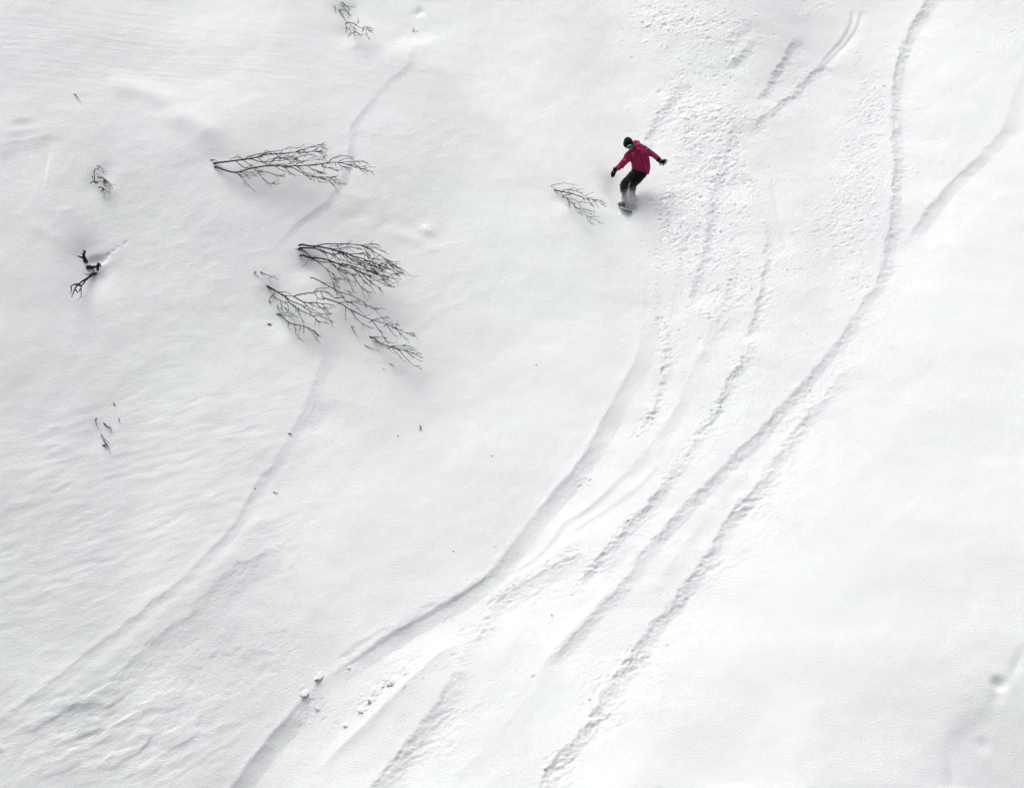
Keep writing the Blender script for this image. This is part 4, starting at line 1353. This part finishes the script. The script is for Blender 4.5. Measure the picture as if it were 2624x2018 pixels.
HEAD_D, CHEST_D, HIP_D = -0.10, 0.02, 0.16
body = fused("person", [
    blob3(rp3(578, 305, HEAD_D), 62, 84, 0.095, 0.15),
    blob3(rp3(603, 385, HEAD_D - 0.06), 26, 24, 0.045),                                    # jaw
    blob3(rp3(604, 368, HEAD_D - 0.105), 7, 14, 0.018),                                    # nose
    chain([(600, 370, HEAD_D + 0.02), (660, 395, CHEST_D), (700, 430, CHEST_D)], [0.055, 0.062, 0.09]),
    loft([((650, 730), (905, 790), .10, HIP_D), ((645, 640), (930, 660), .105, .1), ((625, 540), (915, 560), .115, .04), ((610, 450), (870, 410), .105, CHEST_D), ((650, 390), (780, 345), .07, CHEST_D)]),
    chain([(610, 460, .0), (545, 560, -.05), (480, 620, -.08), (380, 735, -.14), (335, 800, -.16)], [0.055, 0.05, 0.045, 0.034, 0.036]),
    chain([(850, 390, .05), (935, 445, .06), (1000, 490, .03), (1085, 570, -.05), (1130, 610, -.08)], [0.055, 0.05, 0.045, 0.034, 0.036]),
    chain([(720, 790, HIP_D), (600, 900, .03), (515, 1000, -.10), (512, 1120, -.06), (525, 1270, .0)], [0.075, 0.05, 0.045, 0.045, 0.04]),
    chain([(825, 810, HIP_D), (720, 930, .13), (650, 1030, .09), (632, 1100, .2), (600, 1180, .46)], [0.075, 0.066, 0.05, 0.045, 0.04]),
], 0.012, FOOT)
person = add("person", body, M_SKIN, label="snowboarder in crimson jacket and black trousers, arms spread, carving through powder", category="person")
person.location = FOOT


def part(name, me, mat, parent=person, **kw):
    return add(name, me, mat, parent, **kw)


torso = loft([((640, 733), (928, 812), .135, HIP_D), ((643, 715), (936, 780), .14, HIP_D - .01), ((647, 690), (944, 730), .14, HIP_D - .03), ((634, 640), (947, 668), .14, .10), ((618, 585), (937, 600), .14, .07),
              ((606, 530), (926, 540), .145, .04), ((585, 470), (912, 460), .145, .03), ((578, 438), (885, 395), .13, CHEST_D), ((605, 405), (845, 345), .11, CHEST_D), ((640, 380), (790, 305), .085, CHEST_D), ((655, 365), (745, 285), .07, CHEST_D)])
sleeve_l = loft([((585, 420), (655, 560), .075, .0), ((548, 455), (628, 585), .075, -.02), ((505, 530), (590, 622), .07, -.05), ((470, 580), (555, 655), .066, -.08), ((425, 640), (500, 712), .06, -.11), ((380, 690), (445, 750), .052, -.13), ((358, 712), (418, 764), .05, -.14)])
sleeve_r = loft([((825, 325), (850, 530), .085, .04), ((880, 360), (905, 515), .08, .055), ((940, 400), (945, 520), .075, .06), ((1000, 448), (985, 535), .066, .03), ((1055, 498), (1020, 568), .058, -.02), ((1092, 535), (1045, 590), .055, -.05)])
hood = [blob3(rp3(703, 318, .08), 58, 72, .10, 0.25), blob3(rp3(730, 300, .10), 40, 52, .08, -0.3), blob3(rp3(690, 385, -.035), 36, 42, .05, 0.3)]
jacket = part("jacket", crease(fused("jacket", [torso, sleeve_l, sleeve_r] + hood, 0.0085, FOOT, 3), 0.020, 301), M_JACKET)

legs = [loft([((652, 715), (905, 790), .125, HIP_D), ((630, 745), (895, 825), .125, HIP_D), ((600, 800), (862, 868), .12, .12)]),
        loft([((628, 750), (770, 820), .115, HIP_D), ((565, 820), (715, 880), .11, .08), ((520, 870), (655, 905), .10, .02), ((470, 930), (602, 945), .092, -.06), ((437, 1005), (588, 1012), .09, -.10), ((446, 1085), (566, 1095), .085, -.09),
              ((468, 1160), (560, 1168), .08, -.05), ((478, 1290), (572, 1290), .075, .0)]),
        loft([((700, 790), (888, 835), .115, HIP_D), ((665, 850), (838, 890), .11, .14), ((632, 910), (775, 955), .10, .10), ((606, 970), (718, 1008), .092, .06), ((590, 1040), (708, 1072), .09, .07), ((580, 1100), (700, 1115), .085, .16), ((572, 1160), (680, 1165), .08, .32), ((560, 1200), (650, 1200), .075, .46)])]
part("trousers", crease(fused("trousers", legs, 0.0085, FOOT, 3), 0.014, 311), M_TROUSER)

hat = part("hat", fused("hat", [blob3(rp3(576, 292, HEAD_D + .01), 77, 88, 0.115, 0.2), blob3(rp3(578, 315, HEAD_D + .015), 75, 62, 0.112, 0.4)], 0.008, FOOT, 2), M_HAT)
goggles = part("goggles", fused("goggles", [blob3(rp3(600, 362, HEAD_D - .085), 58, 34, 0.045, 0.42)], 0.005, FOOT, 2), M_BLACK)
part("lens", fused("lens", [blob3(rp3(597, 366, HEAD_D - .10), 50, 27, 0.05, 0.42)], 0.004, FOOT, 2), M_LENS, goggles)
part("strap", tube_mesh("strap", [tube(catmull([rp3(548, 395, HEAD_D - .06), rp3(512, 352, HEAD_D), rp3(505, 300, HEAD_D + .08), rp3(560, 255, HEAD_D + .125), rp3(640, 265, HEAD_D + .08), rp3(652, 310, HEAD_D), rp3(645, 335, HEAD_D - .06)], 0.02), [0.011] * len(catmull([rp3(548, 395, HEAD_D - .06), rp3(512, 352, HEAD_D), rp3(505, 300, HEAD_D + .08), rp3(560, 255, HEAD_D + .125), rp3(640, 265, HEAD_D + .08), rp3(652, 310, HEAD_D), rp3(645, 335, HEAD_D - .06)], 0.02)), 6)], FOOT), M_BLACK, goggles)

gl = [loft([((340, 702), (402, 752), .05, -.14), ((326, 728), (392, 778), .052, -.145), ((316, 768), (376, 802), .042, -.15), ((306, 800), (364, 826), .036, -.155)]),
      chain([(318, 800, -.16), (302, 836, -.175), (296, 866, -.165)], [.016, .015, .012], 8, .008),
      chain([(331, 808, -.17), (316, 850, -.19), (312, 877, -.175)], [.016, .015, .012], 8, .008),
      chain([(344, 812, -.165), (334, 850, -.185), (328, 874, -.165)], [.016, .014, .012], 8, .008),
      chain([(356, 812, -.155), (350, 842, -.17), (342, 862, -.15)], [.015, .013, .011], 8, .008),
      chain([(322, 775, -.18), (302, 800, -.20), (292, 826, -.20)], [.017, .015, .012], 8, .008)]
glove = part("glove", fused("glove", gl, 0.006, FOOT, 2), M_BLACK)
gr = [loft([((1090, 520), (1032, 585), .052, -.04), ((1112, 545), (1052, 612), .054, -.055), ((1135, 572), (1085, 630), .044, -.07), ((1160, 585), (1110, 652), .038, -.08)]),
      chain([(1150, 590, -.08), (1190, 582, -.095), (1222, 598, -.09)], [.017, .015, .012], 8, .008),
      chain([(1156, 608, -.085), (1192, 612, -.11), (1212, 640, -.10)], [.017, .015, .012], 8, .008),
      chain([(1148, 626, -.085), (1180, 640, -.115), (1190, 666, -.10)], [.017, .015, .012], 8, .008),
      chain([(1134, 640, -.08), (1160, 660, -.10), (1158, 684, -.085)], [.016, .014, .011], 8, .008),
      chain([(1105, 625, -.10), (1100, 652, -.13), (1128, 672, -.135)], [.018, .016, .012], 8, .008)]
glove2 = part("glove", fused("glove", gr, 0.006, FOOT, 2), M_BLACK)

front_boot = fused("boot", [loft([((484, 1225), (566, 1225), .065, .01), ((478, 1290), (570, 1290), .07, .0), ((470, 1330), (574, 1345), .062, .0)]),
                            chain([(545, 1325, .0), (490, 1322, -.03), (440, 1315, -.05), (425, 1312, -.055)], [.058, .056, .05, .036], 12)], 0.009, FOOT, 3)
part("boot", front_boot, M_BOOT)
rear_boot = fused("boot", [loft([((562, 1120), (650, 1120), .065, .42), ((560, 1170), (648, 1170), .07, .46), ((552, 1205), (650, 1215), .062, .47)]),
                           chain([(620, 1195, .47), (570, 1190, .44), (515, 1185, .42), (500, 1182, .415)], [.058, .056, .05, .036], 12)], 0.009, FOOT, 3)
part("boot", rear_boot, M_BOOT)

# sewn and printed details, laid on the cloth itself
from mathutils.bvhtree import BVHTree


def laid(name, me, pts, width, mat, parent, step=12.0, off=0.002, **kw):
    tree = BVHTree.FromPolygons([tuple(v.co) for v in me.vertices], [tuple(p.vertices) for p in me.polygons])
    R = catmull(pts, step)
    P = []
    for x, y in R[:, :2]:
        p = rp3(x, y, -1.5) - FOOT
        loc, nrm, idx, dist = tree.ray_cast(Vector(p), Vector(FWD))
        if loc is not None:
            P.append(np.array(loc) + np.array(nrm) * off)
    if len(P) < 2:
        return None
    P = np.array(P)
    return add(name, tube_mesh(name, [tube(P + FOOT, [width / 2] * len(P), 6)], FOOT), mat, parent, **kw)


laid("zip", jacket.data, [(712, 405), (745, 455), (795, 530), (812, 620), (832, 690), (855, 770)], 0.012, M_SEAM, jacket, off=0)
laid("pocket_seam", jacket.data, [(862, 512), (872, 560), (886, 620), (890, 650)], 0.010, M_SEAM, jacket, off=0)
laid("pocket_seam", jacket.data, [(688, 560), (700, 580), (720, 600)], 0.007, M_SEAM, jacket, off=0)
laid("collar_edge", jacket.data, [(660, 345), (672, 390), (700, 420), (735, 395)], 0.012, M_SEAM, jacket, off=0)
laid("hem", jacket.data, [(650, 728), (720, 748), (800, 776), (870, 800), (918, 806)], 0.012, M_SEAM, jacket, off=0)
laid("sleeve_stripe", jacket.data, [(765, 312), (815, 330), (860, 350), (910, 387), (960, 425), (1010, 463), (1050, 500), (1082, 532)], 0.024, M_NAVY, jacket, off=0)
laid("side_stripe", jacket.data, [(922, 540), (932, 600), (940, 670), (936, 730), (926, 800)], 0.018, M_NAVY, jacket, off=0)
laid("sleeve_stripe", jacket.data, [(572, 440), (540, 488), (500, 550), (455, 610), (405, 668), (368, 712)], 0.010, M_SEAM, jacket, off=0)
laid("chest_print", jacket.data, [(640, 478), (652, 462), (665, 478)], 0.009, M_WHITE, jacket, step=6)
laid("chest_print", jacket.data, [(638, 495), (655, 498), (668, 490)], 0.006, M_WHITE, jacket, step=6)
laid("chest_print", jacket.data, [(648, 520), (662, 522)], 0.006, M_WHITE, jacket, step=6)
laid("sleeve_print", jacket.data, [(880, 408), (893, 395), (905, 400)], 0.016, M_WHITE, jacket, step=6)
laid("sleeve_print", jacket.data, [(905, 420), (922, 412)], 0.012, M_BLACK, jacket, step=6)
laid("glove_print", glove.data, [(330, 798), (338, 780)], 0.010, M_WHITE, glove, step=6)
laid("glove_print", glove2.data, [(1112, 600), (1130, 575)], 0.010, M_WHITE, glove2, step=6)

# ---- the board: nose out of the powder, tail sunk in it
BA = 0.05 * CRIGHT + 0.42 * CUP + 0.905 * FWD
BA /= np.linalg.norm(BA)
BW = 0.93 * CRIGHT - 0.36 * CUP
BW = BW - (BW @ BA) * BA
BW /= np.linalg.norm(BW)
BN = np.cross(BW, BA)
if BN @ CUP < 0:
    BN = -BN
NOSE = rp3(538, 1436, -0.32)
nl, nw = 40, 12
LEN, HALF = 1.50, 0.148
top, bot = [], []
for i in range(nl + 1):
    s = LEN * (0.5 - 0.5 * math.cos(math.pi * i / nl))
    e = min(s, LEN - s)
    wid = HALF * (1 - 0.12 * math.sin(math.pi * s / LEN)) * (math.sqrt(max(0, 1 - (1 - min(e / 0.20, 1)) ** 2)) * 0.97 + 0.03)
    up = 0.06 * max(0, 1 - e / 0.30) ** 2
    for k in range(nw + 1):
        q = 2 * k / nw - 1
        c = NOSE + BA * s + BW * wid * q + BN * (up - 0.05)
        top.append(c + BN * 0.008)
        bot.append(c - BN * 0.006)
gid = lambda i, k: i * (nw + 1) + k
tf = [(gid(i, k), gid(i, k + 1), gid(i + 1, k + 1), gid(i + 1, k)) for i in range(nl) for k in range(nw)]
nt_v = len(top)
bd = bpy.data.objects.new("snowboard", None)
COL.objects.link(bd)
bd.location = FOOT
bd["label"], bd["category"] = "grey snowboard under the rider, its nose rising out of the powder", "snowboard"
M_DECK = snowed("snowy_deck", (0.6, 0.6, 0.61), 0.2, -0.6, 0.3)
M_BASE = cloth("grey_board_base", (0.74, 0.74, 0.75), 0.35, 0.0)[0]
M_EDGE = cloth("dark_board_edge", (0.03, 0.03, 0.032), 0.4, 0.0)[0]
add("deck", mesh_np("deck", np.array(top) - FOOT, tf), M_DECK, bd)
add("base", mesh_np("base", np.array(bot) - FOOT, [f[::-1] for f in tf]), M_BASE, bd)
rim_i = [gid(i, 0) for i in range(nl + 1)] + [gid(nl, k) for k in range(1, nw + 1)] + [gid(i, nw) for i in range(nl - 1, -1, -1)] + [gid(0, k) for k in range(nw - 1, -1, -1)]
rim_p = np.array([(np.array(top[i]) + np.array(bot[i])) / 2 for i in rim_i])
add("edge", tube_mesh("edge", [tube(rim_p, [0.011] * len(rim_p), 6)], FOOT), M_EDGE, bd)
for (zx, zy, d) in ((552, 1320, 0.0), (575, 1150, 0.46)):
    c = rp3(zx, zy, d)
    base_c = NOSE + BA * ((c - NOSE) @ BA) - BN * 0.035
    bb = bpy.data.objects.new("binding", None)
    plate = []
    pv, pf = [], []
    for h_ in (0.0, 0.02):
        for k in range(16):
            t = 2 * math.pi * k / 16
            pv.append(base_c + BW * 0.13 * math.cos(t) + BA * 0.06 * math.sin(t) + BN * h_)
    pf = [(k, (k + 1) % 16, 16 + (k + 1) % 16, 16 + k) for k in range(16)]
    me = bpy.data.meshes.new("binding")
    me.from_pydata((np.array(pv) - FOOT).tolist(), [], pf + [tuple(range(15, -1, -1)), tuple(range(16, 32))])
    bo = add("binding", me, M_EDGE, bd)
    for off_, rr_ in ((-0.085, 0.062), (-0.01, 0.085)):
        arc = [base_c + BW * off_ + BA * 0.075 * math.cos(t) + BN * (0.02 + rr_ * 1.35 * math.sin(t)) for t in np.linspace(0, math.pi, 14)]
        add("strap", tube_mesh("strap", [tube(np.array(arc), [0.014] * 14, 6)], FOOT), M_EDGE if off_ < -0.05 else M_WHITE, bo)
    hb = [(base_c + BW * (0.11 + 0.02 * t) + BN * (0.02 + 0.22 * t)) for t in np.linspace(0, 1, 6)]
    add("highback", tube_mesh("highback", [tube(np.array(hb), [0.03, 0.034, 0.036, 0.034, 0.03, 0.02], 10)], FOOT), M_BASE, bo)

# ------------------------------------------------------------------ powder thrown up by the board
tet = np.array([(1, 1, 1), (1, -1, -1), (-1, 1, -1), (-1, -1, 1)]) / math.sqrt(3)
tet_f = np.array([(0, 1, 2), (0, 3, 1), (0, 2, 3), (1, 3, 2)])
cl = []
for (zx, zy, d, sx, sy, sd_, n_, r0_, r1_) in [
        (575, 1235, -0.06, 48, 70, 0.07, 3400, .0025, .007), (630, 1340, -0.09, 42, 62, 0.07, 3000, .0025, .008), (650, 1200, .25, 45, 70, .10, 2600, .002, .006),
        (520, 1180, -.12, 40, 60, .05, 1100, .002, .005), (640, 1400, -.10, 40, 40, .08, 500, .002, .006),
        (720, 1290, .12, 90, 80, .10, 1500, .002, .006), (850, 1230, .25, 130, 80, .12, 900, .002, .005), (390, 1250, .05, 60, 120, .10, 900, .002, .006), (560, 1500, -.1, 90, 30, .05, 600, .0025, .007), (640, 1090, .0, 50, 60, .06, 350, .002, .005)]:
    g = RNG.normal(0, 1, (n_, 3))
    g = g[(np.abs(g) < 2.6).all(1)]
    base_ = np.array([rp3(zx, zy, d)])
    P_ = base_ + (g[:, :1] * sx * MPX) * CRIGHT + (g[:, 1:2] * sy * MPX) * CUP + (g[:, 2:] * sd_) * FWD
    cl.append(np.hstack([P_, (r0_ + (r1_ - r0_) * RNG.random((len(g), 1)) ** 2)]))
cl = np.vstack(cl)
uu_, vv_, nn_ = cl[:, :3] @ U, cl[:, :3] @ V, cl[:, :3] @ N
cl = cl[nn_ > ground(uu_, vv_) + 0.002]
q_ = RNG.normal(0, 1, (len(cl), 4))
q_ /= np.linalg.norm(q_, axis=1)[:, None]
w_, x_, y_, z_ = q_.T
Rm = np.stack([1 - 2 * (y_ ** 2 + z_ ** 2), 2 * (x_ * y_ - z_ * w_), 2 * (x_ * z_ + y_ * w_), 2 * (x_ * y_ + z_ * w_), 1 - 2 * (x_ ** 2 + z_ ** 2), 2 * (y_ * z_ - x_ * w_),
               2 * (x_ * z_ - y_ * w_), 2 * (y_ * z_ + x_ * w_), 1 - 2 * (x_ ** 2 + y_ ** 2)], -1).reshape(-1, 3, 3)
Wv = cl[:, None, :3] + np.einsum('nij,kj->nki', Rm, tet) * cl[:, 3][:, None, None]
Wf = tet_f[None] + (np.arange(len(cl)) * 4)[:, None, None]
add("powder_spray", mesh_np("powder_spray", Wv.reshape(-1, 3), Wf.reshape(-1, 3), False), snow_material("powder", False), kind="stuff", label="cloud of powder thrown up round the rider's legs", category="snow spray")

print("quads", len(quads), "crumbs", N_CRUMBS, "sun el", math.degrees(sun_el), "az", math.degrees(sun_az))
